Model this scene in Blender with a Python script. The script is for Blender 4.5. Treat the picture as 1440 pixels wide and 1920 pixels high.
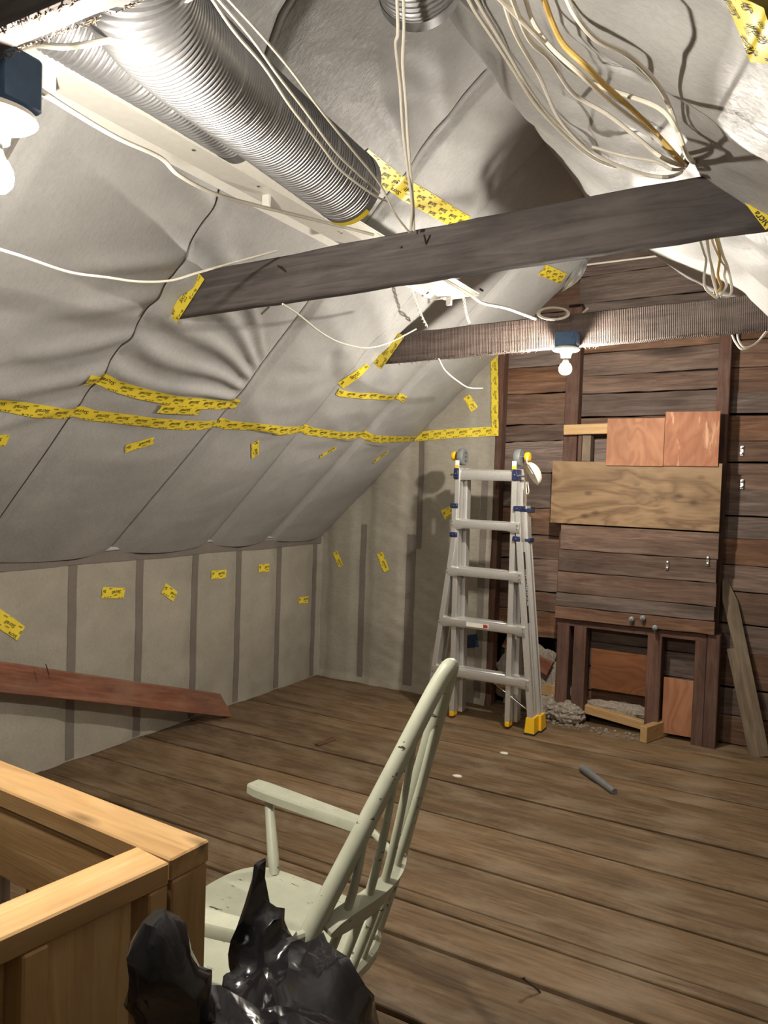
import bpy, bmesh, math, random
from mathutils import Vector, Matrix, noise
random.seed(7)
S = bpy.context.scene
for o in list(bpy.data.objects): bpy.data.objects.remove(o)
COL = S.collection
V = Vector

# ------------------------------------------------------------------ camera, light, exposure
FPX, CX, CY = 1440.0, 720.0, 960.0
AX = V((0.8701, 0.0470, -0.4906)); AY = V((0.4929, -0.0133, 0.8700)); AZ = V((0.0344, -0.9988, -0.0348))
AX.normalize(); AY = (AY - AX * AX.dot(AY)).normalized(); AZ = AX.cross(AY)
if AZ.y > 0: AZ = -AZ
CAM = V((0, 0, 1.5))
def ray(x, y):
    d = V(((x - CX) / FPX, (y - CY) / FPX, 1.0)); return V((AX.dot(d), AY.dot(d), AZ.dot(d)))
def at(x, y, t): return CAM + ray(x, y) * t                 # a point t metres deep
def onp(x, y, n, d):
    n = V(n); r = ray(x, y); return CAM + r * ((d - n.dot(CAM)) / n.dot(r))
def onX(x, y, v): return onp(x, y, (1, 0, 0), v)
def onY(x, y, v): return onp(x, y, (0, 1, 0), v)
def onZ(x, y, v=0.0): return onp(x, y, (0, 0, 1), v)
cd = bpy.data.cameras.new('camera'); cam = bpy.data.objects.new('camera', cd); COL.objects.link(cam)
cr = V((AX.x, AY.x, AZ.x)); cdn = V((AX.y, AY.y, AZ.y)); cf = V((AX.z, AY.z, AZ.z))
m3 = Matrix((cr, -cdn, -cf)).transposed()
cam.matrix_world = Matrix.Translation(CAM) @ m3.to_4x4()
cd.sensor_fit = 'VERTICAL'; cd.sensor_height = 36.0; cd.lens = 36.0 * FPX / 1920.0; cd.clip_start = 0.02
S.camera = cam
w = bpy.data.worlds.new('world'); S.world = w; w.use_nodes = True
w.node_tree.nodes['Background'].inputs[0].default_value = (0.6, 0.65, 0.75, 1)
w.node_tree.nodes['Background'].inputs[1].default_value = 0.05
S.view_settings.view_transform = 'Standard'; S.view_settings.look = 'None'
S.view_settings.gamma = 1.0; S.view_settings.use_curve_mapping = False
S.view_settings.exposure = 0.62
BULB_COL = (1.0, 0.92, 0.80); BULB_STR = 1850.0

# ------------------------------------------------------------------ materials
def srgb(r, g, b):
    f = lambda c: (c / 12.92 if c <= .04045 else ((c + .055) / 1.055) ** 2.4)
    return (f(r / 255), f(g / 255), f(b / 255), 1)
MATS = {}
class NT:
    def __init__(s, name):
        s.m = bpy.data.materials.new(name); s.m.use_nodes = True; s.t = s.m.node_tree
        s.b = s.t.nodes['Principled BSDF']; MATS[name] = s.m
    def n(s, typ, **kw):
        o = s.t.nodes.new(typ)
        for k, v in kw.items():
            if k.startswith('i_'):
                k = k[2:]; k = int(k) if k.isdigit() else k.replace('_', ' ')
                o.inputs[k].default_value = v
            else: setattr(o, k, v)
        return o
    def l(s, a, b): s.t.links.new(a, b)
    def ramp(s, fac, stops):
        r = s.n('ShaderNodeValToRGB'); e = r.color_ramp.elements
        while len(e) < len(stops): e.new(.5)
        for i, (p, c) in enumerate(stops): e[i].position = p; e[i].color = c
        s.l(fac, r.inputs[0]); return r.outputs[0]
    def mix(s, fac, a, b, mode='MIX'):
        x = s.n('ShaderNodeMix', data_type='RGBA', blend_type=mode)
        for sock, val in ((x.inputs[0], fac), (x.inputs[6], a), (x.inputs[7], b)):
            if hasattr(val, 'is_output'): s.l(val, sock)
            else: sock.default_value = val
        return x.outputs[2]
    def coords(s, sc=(1, 1, 1), rnd=True):
        tc = s.n('ShaderNodeTexCoord'); mp = s.n('ShaderNodeMapping'); mp.inputs['Scale'].default_value = sc
        if rnd:
            oi = s.n('ShaderNodeObjectInfo'); mu = s.n('ShaderNodeMath', operation='MULTIPLY', i_1=37.0); s.l(oi.outputs['Random'], mu.inputs[0])
            ad = s.n('ShaderNodeVectorMath', operation='ADD'); s.l(tc.outputs['Object'], ad.inputs[0]); s.l(mu.outputs[0], ad.inputs[1]); s.l(ad.outputs[0], mp.inputs[0])
        else: s.l(tc.outputs['Object'], mp.inputs[0])
        return mp.outputs[0]
    def noise(s, vec, scale, detail=6, rough=.6, dist=0.0):
        x = s.n('ShaderNodeTexNoise'); x.inputs['Scale'].default_value = scale; x.inputs['Detail'].default_value = detail
        x.inputs['Roughness'].default_value = rough; x.inputs['Distortion'].default_value = dist; s.l(vec, x.inputs['Vector']); return x.outputs['Fac']
    def bump(s, h, strength, dist=.01, prev=None):
        x = s.n('ShaderNodeBump'); x.inputs['Strength'].default_value = strength; x.inputs['Distance'].default_value = dist
        s.l(h, x.inputs['Height'])
        if prev is not None: s.l(prev, x.inputs['Normal'])
        return x.outputs[0]
def plain(name, col, rough=.6, metal=0.0, spec=.5, bump=0.0, bscale=40, var=.12):
    k = NT(name); v = k.coords(); nz = k.noise(v, bscale, 4)
    a = tuple(c * (1 - var) for c in col[:3]) + (1,); b = tuple(min(1, c * (1 + var)) for c in col[:3]) + (1,)
    k.l(k.ramp(nz, [(.3, a), (.7, b)]), k.b.inputs['Base Color'])
    k.b.inputs['Roughness'].default_value = rough; k.b.inputs['Metallic'].default_value = metal; k.b.inputs['Specular IOR Level'].default_value = spec
    if bump: k.l(k.bump(nz, bump), k.b.inputs['Normal'])
    return k.m
def wood(name, c1, c2, c3, rough=.75, knots=None, dust=None, dust_amt=.5, var=.35, saw=False, gs=1.0, bump=.35, spec=.3, hue=.0, wav=1.1, thr=.47):
    k = NT(name); v = k.coords((1.3 * gs, 16 * gs, 16 * gs))
    g = k.noise(v, 2.2, 9, .62, wav)
    col = k.ramp(g, [(.28, c1), (.5, c2), (.74, c3)])
    v2 = k.coords((.55, 2.2, 2.2)); big = k.noise(v2, 2.0, 5, .6, .5)
    oi = k.n('ShaderNodeObjectInfo'); mr = k.n('ShaderNodeMapRange'); mr.inputs[3].default_value = 1 - var; mr.inputs[4].default_value = 1 + var
    k.l(oi.outputs['Random'], mr.inputs[0])
    hs = k.n('ShaderNodeHueSaturation'); k.l(mr.outputs[0], hs.inputs['Value']); k.l(col, hs.inputs['Color'])
    if hue:
        m2 = k.n('ShaderNodeMath', operation='MULTIPLY', i_1=7.13); k.l(oi.outputs['Random'], m2.inputs[0]); m4 = k.n('ShaderNodeMath', operation='FRACT'); k.l(m2.outputs[0], m4.inputs[0])
        mh = k.n('ShaderNodeMapRange'); mh.inputs[3].default_value = 1 - hue; mh.inputs[4].default_value = 1 + hue * .35; k.l(m4.outputs[0], mh.inputs[0]); k.l(mh.outputs[0], hs.inputs['Saturation'])
    col = hs.outputs[0]
    col = k.mix(k.ramp(big, [(.35, (0, 0, 0, 1)), (.62, (.55, .55, .55, 1))]), col, tuple(c * .55 for c in c1[:3]) + (1,))
    if knots:
        vv = k.coords((1.5, 5, 5)); vo = k.n('ShaderNodeTexVoronoi'); vo.inputs['Scale'].default_value = knots; k.l(vv, vo.inputs['Vector'])
        kf = k.ramp(vo.outputs['Distance'], [(.04, (.85, .85, .85, 1)), (.19, (0, 0, 0, 1))]); col = k.mix(kf, col, tuple(c * .3 for c in c1[:3]) + (1,))
    if dust:
        vd = k.coords((.8, 1.6, 1.6), False); dn = k.noise(vd, 3.1, 8, .68, .4)
        df = k.ramp(dn, [(thr, (0, 0, 0, 1)), (thr + .25, (dust_amt,) * 3 + (1,))]); col = k.mix(df, col, dust)
    k.l(col, k.b.inputs['Base Color']); k.b.inputs['Roughness'].default_value = rough; k.b.inputs['Specular IOR Level'].default_value = spec
    nb = k.bump(g, bump, .006)
    if saw:
        tc = k.coords((1, .15, .15)); wv = k.n('ShaderNodeTexWave'); wv.inputs['Scale'].default_value = 38; wv.inputs['Distortion'].default_value = 2.5; wv.inputs['Detail'].default_value = 3; k.l(tc, wv.inputs['Vector'])
        nb = k.bump(wv.outputs['Fac'], .5, .004, nb)
    k.l(nb, k.b.inputs['Normal']); return k.m
def membrane(name, c1, c2, rough=.42, spec=.45, sc=1.0, dirt=.25):
    k = NT(name); v = k.coords((1, 1, 1), False)
    fib = k.noise(k.coords((9, 34, 20), False), 3.0 * sc, 7, .7, .8); cl = k.noise(v, 2.6, 6, .6, .3)
    col = k.ramp(cl, [(.3, c1), (.7, c2)])
    col = k.mix(k.ramp(fib, [(.36, (dirt,) * 3 + (1,)), (.6, (0, 0, 0, 1))]), col, tuple(c * .62 for c in c1[:3]) + (1,))
    k.l(col, k.b.inputs['Base Color'])
    k.l(k.ramp(fib, [(.3, (rough + .18,) * 3 + (1,)), (.7, (rough - .1,) * 3 + (1,))]), k.b.inputs['Roughness'])
    k.b.inputs['Specular IOR Level'].default_value = spec
    k.l(k.bump(fib, .28, .006, k.bump(cl, .4, .02)), k.b.inputs['Normal']); return k.m

M_MEM = membrane('membrane_fleece', srgb(160, 159, 158), srgb(182, 181, 179))
M_MEMK = membrane('membrane_wall_fleece', srgb(150, 144, 132), srgb(172, 166, 153), .55, .3)
M_STRIP = membrane('membrane_over_timber', srgb(112, 104, 98), srgb(130, 122, 114), .55, .3)
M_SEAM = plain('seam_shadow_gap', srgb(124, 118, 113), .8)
M_FLOOR = wood('floor_plank_wood', srgb(84, 65, 45), srgb(119, 96, 69), srgb(143, 120, 93), .68, None, srgb(150, 134, 114), .55, .14, bump=.45)
M_BOARD = wood('sheathing_board_wood', srgb(74, 54, 44), srgb(114, 86, 69), srgb(146, 117, 96), .75, .55, srgb(124, 116, 108), .3, .26, hue=.5, bump=.5)
M_STUD = wood('old_stud_wood', srgb(70, 48, 40), srgb(102, 72, 60), srgb(124, 92, 78), .75, None, srgb(128, 112, 100), .3, .15)
M_BEAM = wood('dark_beam_wood', srgb(64, 59, 59), srgb(92, 86, 85), srgb(114, 107, 104), .8, None, srgb(112, 104, 98), .35, .08, bump=.5)
M_BEAMS = wood('sawn_beam_wood', srgb(74, 63, 60), srgb(106, 92, 86), srgb(130, 114, 106), .8, None, srgb(130, 120, 110), .3, .08, saw=True)
M_PINE = wood('new_pine_wood', srgb(160, 124, 80), srgb(184, 148, 100), srgb(200, 168, 122), .55, 2.2, srgb(150, 110, 76), .25, .07, bump=.15, gs=.8)
M_PINE2 = wood('pale_pine_wood', srgb(190, 150, 100), srgb(212, 176, 124), srgb(226, 196, 150), .6, .7, None, .3, .1, bump=.15)
def ply(name, c1, c2, c3, bands=7.0, knots=0.0, stain=None):
    k = NT(name); v = k.coords((1.0, 2.6, 2.6)); n1 = k.noise(v, 1.7, 3, .5, .6)
    mu = k.n('ShaderNodeMath', operation='MULTIPLY', i_1=bands); k.l(n1, mu.inputs[0]); pp = k.n('ShaderNodeMath', operation='PINGPONG', i_1=.5); k.l(mu.outputs[0], pp.inputs[0])
    fine = k.noise(k.coords((3, 60, 60)), 2.0, 5, .6); ad = k.n('ShaderNodeMath', operation='MULTIPLY_ADD', i_1=.5); k.l(fine, ad.inputs[0]); k.l(pp.outputs[0], ad.inputs[2])
    col = k.ramp(ad.outputs[0], [(.22, c1), (.45, c2), (.75, c3)])
    col = k.mix(k.ramp(k.noise(k.coords((.8, 2, 2)), 2.3, 5), [(.42, (0, 0, 0, 1)), (.7, (.5, .5, .5, 1))]), col, tuple(c * .7 for c in c1[:3]) + (1,))
    if knots:
        vo = k.n('ShaderNodeTexVoronoi'); vo.inputs['Scale'].default_value = knots; k.l(k.coords((1, 1.6, 1.6)), vo.inputs['Vector'])
        col = k.mix(k.ramp(vo.outputs['Distance'], [(.05, (.8, .8, .8, 1)), (.2, (0, 0, 0, 1))]), col, tuple(c * .35 for c in c1[:3]) + (1,))
    if stain:
        sn = k.noise(k.coords((1.5, 7, 7)), 2.6, 5, .6, .5); col = k.mix(k.ramp(sn, [(.56, (0, 0, 0, 1)), (.66, (.75, .75, .75, 1))]), col, stain)
    k.l(col, k.b.inputs['Base Color']); k.b.inputs['Roughness'].default_value = .62; k.b.inputs['Specular IOR Level'].default_value = .3
    k.l(k.bump(fine, .12, .004), k.b.inputs['Normal']); return k.m
M_PLYR = ply('red_plywood', srgb(146, 98, 70), srgb(160, 110, 80), srgb(168, 120, 90), 9)
M_PLYS = ply('stained_red_plywood', srgb(144, 92, 66), srgb(154, 101, 72), srgb(162, 110, 80), 9, 0, srgb(206, 164, 132))
M_PLYB = ply('brown_plywood', srgb(106, 83, 60), srgb(132, 106, 78), srgb(148, 122, 92), 7, 5.5)
M_PLYO = ply('orange_plywood', srgb(112, 68, 41), srgb(124, 78, 48), srgb(134, 88, 56), 10)
M_GREYB = wood('grey_board_wood', srgb(92, 80, 66), srgb(124, 108, 90), srgb(146, 130, 110), .75, None, srgb(140, 128, 112), .3, .08, bump=.2)
M_REDP = wood('red_plank_wood', srgb(112, 70, 54), srgb(146, 96, 74), srgb(166, 118, 94), .65, 1.0, srgb(160, 140, 124), .3, .05, bump=.2)
M_DUSTY = wood('dusty_board_wood', srgb(150, 130, 116), srgb(178, 160, 146), srgb(200, 184, 170), .7, None, srgb(120, 90, 66), .5, .12)
M_ALU = plain('aluminium', srgb(216, 215, 212), .4, .65, bump=.04, bscale=90, var=.06)
M_DUCT = plain('duct_aluminium', srgb(158, 158, 160), .42, .75, bump=.03, bscale=60, var=.06)
M_STEEL = plain('zinc_steel', srgb(190, 190, 188), .25, 1.0)
M_NAIL = plain('rusty_nail_steel', srgb(92, 84, 78), .55, .7)
M_BLUEPL = plain('navy_plastic', srgb(30, 42, 78), .4)
M_BOX = plain('blue_plastic_box', srgb(62, 92, 128), .5)
M_YEL = plain('yellow_plastic', srgb(240, 190, 30), .45, var=.05)
M_RUB = plain('black_rubber', srgb(32, 32, 34), .7)
M_GREYP = plain('grey_plastic', srgb(120, 124, 126), .45)
M_CER = plain('white_porcelain', srgb(236, 232, 220), .25, var=.03)
M_CAB = plain('white_cable', srgb(222, 216, 202), .5, var=.06)
M_CABY = plain('yellow_cable', srgb(206, 170, 92), .5, var=.06)
M_WHITE = plain('white_enamel', srgb(232, 230, 222), .4, var=.04)
M_TAPE = plain('yellow_tape_film', srgb(234, 210, 66), .42, var=.05, bscale=20)
M_INK = plain('black_print', srgb(38, 38, 34), .6)
M_BTAPE = plain('blue_tape_film', srgb(24, 58, 92), .5)
M_MASK = plain('dust_mask_fibre', srgb(226, 218, 200), .9, bump=.3)
M_PIPE = plain('grey_pipe', srgb(120, 122, 124), .5, .3)
M_CELL = plain('cellulose_insulation', srgb(150, 140, 128), .95, bump=.6, bscale=80, var=.35)
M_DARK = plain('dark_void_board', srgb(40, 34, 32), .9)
M_REDL = plain('red_label', srgb(170, 40, 40), .5)
def chair_paint():
    k = NT('chipped_green_paint'); v = k.coords()
    base = k.ramp(k.noise(v, 14, 4), [(.3, srgb(164, 167, 149)), (.7, srgb(180, 183, 164))])
    ch = k.noise(k.coords((5, 14, 14)), 3.2, 8, .66, .3)
    f = k.ramp(ch, [(.635, (0, 0, 0, 1)), (.648, (1, 1, 1, 1))])
    k.l(k.mix(f, base, srgb(58, 52, 44)), k.b.inputs['Base Color']); k.b.inputs['Roughness'].default_value = .45
    k.l(k.bump(f, -.4, .003), k.b.inputs['Normal']); return k.m
M_CHAIR = chair_paint()
def bag_mat():
    k = NT('black_bag_plastic'); k.b.inputs['Base Color'].default_value = srgb(22, 21, 24); k.b.inputs['Roughness'].default_value = .16
    v = k.coords((1, 1, 1), False); a = k.noise(v, 14, 2, .5, 1.6)
    k.l(k.bump(a, .3, .010), k.b.inputs['Normal']); k.b.inputs['Specular IOR Level'].default_value = .6; return k.m
M_BAG = bag_mat()
def emis(name, col, st):
    k = NT(name); k.b.inputs['Base Color'].default_value = (1, 1, 1, 1); k.b.inputs['Emission Color'].default_value = col + (1,); k.b.inputs['Emission Strength'].default_value = st; return k.m
M_BULB = emis('glowing_bulb_glass', BULB_COL, BULB_STR)

# ------------------------------------------------------------------ mesh helpers
class MB:
    """collects verts and faces; build() links them as one mesh object"""
    def __init__(s): s.v = []; s.f = []
    def add(s, vs, fs):
        o = len(s.v); s.v += [V(p) for p in vs]; s.f += [tuple(i + o for i in f) for f in fs]; return s
    def box(s, c, size, R=None, bev=0.0):
        c = V(c); hx, hy, hz = size[0] / 2, size[1] / 2, size[2] / 2; R = R or Matrix.Identity(3); b = min(bev, hx * .45, hy * .45, hz * .45)
        if b <= 0:
            vs = [(x, y, z) for x in (-hx, hx) for y in (-hy, hy) for z in (-hz, hz)]
            fs = [(0, 1, 3, 2), (4, 6, 7, 5), (0, 4, 5, 1), (2, 3, 7, 6), (0, 2, 6, 4), (1, 5, 7, 3)]
        else:
            bm = bmesh.new(); bmesh.ops.create_cube(bm, size=1); bmesh.ops.scale(bm, vec=(2 * hx, 2 * hy, 2 * hz), verts=bm.verts)
            bmesh.ops.bevel(bm, geom=bm.edges[:], offset=b, segments=1, affect='EDGES', profile=.5)
            bm.verts.index_update(); vs = [tuple(v.co) for v in bm.verts]; fs = [tuple(v.index for v in f.verts) for f in bm.faces]; bm.free()
        return s.add([c + R @ V(p) for p in vs], fs)
    def tube(s, pts, rad, seg=8, cap=True, sq=(1, 1)):
        pts = [V(p) for p in pts]; n = len(pts); rs = rad if hasattr(rad, '__len__') else [rad] * n
        T = [(pts[min(i + 1, n - 1)] - pts[max(i - 1, 0)]).normalized() for i in range(n)]
        u = T[0].orthogonal().normalized(); vs = []
        for i in range(n):
            u = (u - T[i] * u.dot(T[i])).normalized(); b = T[i].cross(u)
            for k in range(seg):
                a = 2 * math.pi * k / seg; vs.append(pts[i] + (u * math.cos(a) * sq[0] + b * math.sin(a) * sq[1]) * rs[i])
        fs = [(i * seg + k, i * seg + (k + 1) % seg, (i + 1) * seg + (k + 1) % seg, (i + 1) * seg + k) for i in range(n - 1) for k in range(seg)]
        if cap: fs += [tuple(range(seg - 1, -1, -1)), tuple((n - 1) * seg + k for k in range(seg))]
        return s.add(vs, fs)
    def lathe(s, c, prof, axis=(0, 0, 1), seg=24):
        ax = V(axis).normalized(); u = ax.orthogonal().normalized(); b = ax.cross(u); n = len(prof); c = V(c)
        vs = [c + ax * h + (u * math.cos(2 * math.pi * k / seg) + b * math.sin(2 * math.pi * k / seg)) * max(r, .0002) for r, h in prof for k in range(seg)]
        fs = [(i * seg + k, i * seg + (k + 1) % seg, (i + 1) * seg + (k + 1) % seg, (i + 1) * seg + k) for i in range(n - 1) for k in range(seg)]
        return s.add(vs, fs + [tuple(range(seg - 1, -1, -1)), tuple((n - 1) * seg + k for k in range(seg))])
    def obj(s, name, mat, parent=None, smooth=True, local=None):
        me = bpy.data.meshes.new(name); M = local
        vs = [M.inverted() @ p for p in s.v] if M else s.v
        me.from_pydata([tuple(p) for p in vs], [], s.f)
        bm = bmesh.new(); bm.from_mesh(me); bmesh.ops.recalc_face_normals(bm, faces=bm.faces); bm.to_mesh(me); bm.free(); me.update()
        me.materials.append(mat)
        if smooth: me.shade_smooth(); me.set_sharp_from_angle(angle=math.radians(38))
        return link(name, me, parent, M)
def wm(o): return o.matrix_world if not o.get('_m') else Matrix(o['_m'])
WM = {}
def link(name, me, parent=None, M=None):
    o = bpy.data.objects.new(name, me); COL.objects.link(o); M = M or Matrix.Identity(4); o.matrix_world = M; WM[o.name] = M.copy()
    if parent is not None:
        o.parent = parent; o.matrix_parent_inverse = WM[parent.name].inverted()
    return o
def tag(o, label=None, cat=None, group=None, kind=None):
    for k, v in (('label', label), ('category', cat), ('group', group), ('kind', kind)):
        if v: o[k] = v
    return o
def thing(name, label, cat, loc, group=None):
    return tag(link(name, None, None, Matrix.Translation(V(loc))), label, cat, group)
def frame(p0, p1, up=(0, 0, 1)):
    p0, p1 = V(p0), V(p1); x = (p1 - p0).normalized(); up = V(up); y = up.cross(x)
    if y.length < 1e-4: y = V((0, 1, 0)).cross(x)
    y.normalize(); z = x.cross(y); R = Matrix((x, y, z)).transposed(); return R
def board(name, p0, p1, wy, hz, mat, parent=None, up=(0, 0, 1), bev=.003, jag=0.0, seg=1, ends=None):
    """timber from p0 to p1 (axis through the centre), local X along its length"""
    p0, p1 = V(p0), V(p1); R = frame(p0, p1, up); L = (p1 - p0).length; c = (p0 + p1) / 2
    M = Matrix.Translation(c) @ R.to_4x4(); mb = MB()
    if seg <= 1 and not jag: mb.box((0, 0, 0), (L, wy, hz), None, bev)
    else:
        seg = max(seg, 2); b = bev; ring = []
        for i in range(seg + 1):
            x = -L / 2 + L * i / seg; e = 0
            jt = random.uniform(-jag, jag); jb = random.uniform(-jag, jag)
            y, zt, zb = wy / 2, hz / 2 + jt, -hz / 2 + jb
            ring.append([(x, -y + b, zb), (x, y - b, zb), (x, y, zb + b), (x, y, zt - b), (x, y - b, zt), (x, -y + b, zt), (x, -y, zt - b), (x, -y, zb + b)])
        vs = [p for r in ring for p in r]; fs = [(i * 8 + k, i * 8 + (k + 1) % 8, (i + 1) * 8 + (k + 1) % 8, (i + 1) * 8 + k) for i in range(seg) for k in range(8)]
        fs += [tuple(range(7, -1, -1)), tuple(seg * 8 + k for k in range(8))]; mb.add(vs, fs)
    me_o = mb.obj(name, mat, None, False); me_o.matrix_world = M; WM[me_o.name] = M.copy()
    if parent is not None: me_o.parent = parent; me_o.matrix_parent_inverse = WM[parent.name].inverted()
    return me_o
def spline(pts, n=8):
    pts = [V(p) for p in pts]; out = []
    P = [pts[0] * 2 - pts[1]] + pts + [pts[-1] * 2 - pts[-2]]
    for i in range(1, len(P) - 2):
        for k in range(n):
            t = k / n; a, b, c, d = P[i - 1], P[i], P[i + 1], P[i + 2]
            out.append(.5 * ((2 * b) + (c - a) * t + (2 * a - 5 * b + 4 * c - d) * t * t + (3 * b - a - 3 * c + d) * t ** 3))
    out.append(pts[-1]); return out
def nz(*p): return noise.noise(V(p))
def smooth(a, b, x):
    t = max(0, min(1, (x - a) / (b - a))); return t * t * (3 - 2 * t)

# ------------------------------------------------------------------ room geometry
XK, YB, ZK = -3.35, 4.97, 1.09          # knee wall, gable membrane face, knee height
CT, ST = .7250, .6888                    # left slope direction
NLX, NLZ = ST, -CT                       # its normal into the room
SMAX = 3.07
RAFT = [[(0, y), (3.2, y + dy)] for y, dy in ((-2.45, 0), (-1.7, 0), (-.93, 0), (-.17, 0), (.6, 0), (1.36, 0))] + \
       [[(0, 2.12), (1.7, 2.11), (2.0, 2.08), (2.6, 1.86), (3.2, 1.8)], [(0, 2.9), (1.2, 2.93), (3.2, 2.78)], [(0, 3.67), (1.2, 3.6), (3.2, 3.5)], [(0, 4.27), (3.2, 4.2)], [(0, 4.97), (3.2, 4.97)]]
def raft(k, s):
    P = RAFT[k]
    for (a, ya), (b, yb) in zip(P, P[1:]):
        if s <= b: return ya + (yb - ya) * max(0, (s - a)) / (b - a)
    return P[-1][1]
def bay(y, s):
    for k in range(len(RAFT) - 1):
        a, b = raft(k, s), raft(k + 1, s)
        if a <= y <= b: return k, (y - a) / (b - a), b - a
    return 0, .0, 1
def dispL(y, s):
    k, u, wd = bay(y, s); u = max(0.0, min(1.0, u))
    low = smooth(.95, .7, s)
    d = (.030 + .02 * low) * (math.sin(math.pi * u) ** .55)
    du = min(u, 1 - u) * wd
    d -= .012 * math.exp(-(du / .007) ** 2)
    if u * wd < .06: d -= .012 * (1 - smooth(.045, .06, u * wd))
    a = (1 - .55 * low) * (.25 + .75 * smooth(.0, .14, du))
    d += a * .010 * nz(y * 2.1, s * 3.2, 1.7) + a * .005 * nz(y * 3 + s * 5, s * 9 - y * 4, 4.2)
    if s > 1.0:                                            # pulled creases fanning away from the rafters
        q = s * 11 + y * 5.5 + 1.4 * nz(y * 1.7, s * 1.7, 9)
        d += .009 * abs(math.sin(q)) ** 4 * max(0, nz(y * 1.3 + 5, s * 1.6, 3) + .25) * 2
    if k == 6 and .95 < s < 2.0:                           # pleats gathered at the beam end
        sR = 1.12; q = (s - sR) / (1.55 - u); win = smooth(.0, .08, q) * smooth(.68, .45, q) * smooth(1.0, .9, u) * smooth(0, .06, u)
        d += .022 * win * (abs(math.sin(q * 26 + .7 * math.sin(u * 5 + q * 3))) ** 2.6 - .3)
    if k == 5 and .8 < s < 1.9:
        q = (s - .9) + (1 - u) * .35; d += .016 * smooth(.2, .8, u) * smooth(.05, .2, q) * smooth(1.1, .8, q) * abs(math.sin(q * 16)) ** 4
    if s > 2.6: d += ((s - 2.6) / .4) ** 2 * .03
    return d
def ptL(y, s, off=0.0, disp=True):
    d = (dispL(y, s) if disp else 0) + off
    return V((XK + CT * s + NLX * d, y, ZK + .01 + ST * s + NLZ * d))
def pxL(x, y, extra=0.0):
    d = 0.03
    for _ in range(3):
        p = onp(x, y, (NLX, 0, NLZ), NLX * XK + NLZ * (ZK + .01) + d + extra)
        s = ((p.x - XK) - NLX * (d + extra)) / CT; d = dispL(p.y, s)
    return (p.y, s)
# right slope: from the soft ridge edge down
RX, RZ, RC, RS = -1.2, 3.13, .777, .629
NRX, NRZ = -RS, -RC
def dispR(y, s):
    g = smooth(4.0, 4.9, y)
    d = .045 * nz(y * 1.6, s * 1.3, 21) + .03 * nz(y * 3.4 + s, s * 2.2, 31) + .026 * (abs(math.sin(s * 4 - y * 4.2 + 2.6 * nz(y * .9, s * .9, 2))) ** 3 - .2) * smooth(.05, .4, s) + .014 * (1 - abs(nz(y * 5 + s * 3, s * 4 - y * 2, 6)) * 2.2) - g * .17 * smooth(.0, .5, s)
    d += .05 * smooth(.15, .5, s) * smooth(1.2, .6, s) * smooth(1.6, 2.2, y) * smooth(4.2, 3.4, y) + .02
    return d * smooth(-.02, .25, s)
def ptR(y, s, off=0.0):
    d = dispR(y, s) + off; return V((RX + RC * s + NRX * d, y, RZ - RS * s + NRZ * d))
def pxR(x, y, extra=0.0):
    d = 0.0
    for _ in range(4):
        p = onp(x, y, (NRX, 0, NRZ), NRX * RX + NRZ * RZ + d + extra); s = ((p.x - RX) - NRX * (d + extra)) / RC; d = dispR(p.y, s)
    return (p.y, s)
STUDK = [-2.3, -1.85, -1.4, -.95, -.5, -.05, .4, .86, 1.32, 1.77, 2.22, 2.675, 3.128, 3.574, 3.99, 4.431, 4.88]
def dispK(y, z):
    du = min(abs(y - s) for s in STUDK)
    d = .014 * smooth(.02, .10, du) + .008 * nz(y * 3, z * 3, 5) + .005 * nz(y * 9 + z * 4, z * 12, 8)
    return max(d, .001)
def ptK(y, z, off=0.0): return V((XK + dispK(y, z) + off, y, z))
def pxK(x, y): p = onX(x, y, XK + .012); return (p.y, p.z)
STUDG = [-3.33, -2.965, -2.557, -2.03]
def dispG(x, z):
    du = min(abs(x - s) for s in STUDG)
    d = .016 * smooth(.02, .12, du) + .009 * nz(x * 3, z * 3, 15) + .007 * nz(x * 5, z * 17 + x * 6, 18) * smooth(-3.1, -2.6, x)
    return max(d, .001)
def ptG(x, z, off=0.0): return V((x, YB - dispG(x, z) - off, z))
def pxG(x, y): p = onY(x, y, YB - .012); return (p.x, p.z)

def grid(us, vs, fn, keep=None):
    mb = MB(); mb.v = [fn(u, v) for u in us for v in vs]; nv = len(vs)
    for i in range(len(us) - 1):
        for j in range(len(vs) - 1):
            if keep and not keep((us[i] + us[i + 1]) / 2, (vs[j] + vs[j + 1]) / 2): continue
            mb.f.append((i * nv + j, (i + 1) * nv + j, (i + 1) * nv + j + 1, i * nv + j + 1))
    return mb
def lin(a, b, n): return [a + (b - a) * i / n for i in range(n + 1)]
def flatmesh(mb, name, mat, parent=None):
    me = bpy.data.meshes.new(name); me.from_pydata([tuple(p) for p in mb.v], [], mb.f); me.materials.append(mat); me.shade_smooth(); return link(name, me, parent)

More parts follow.
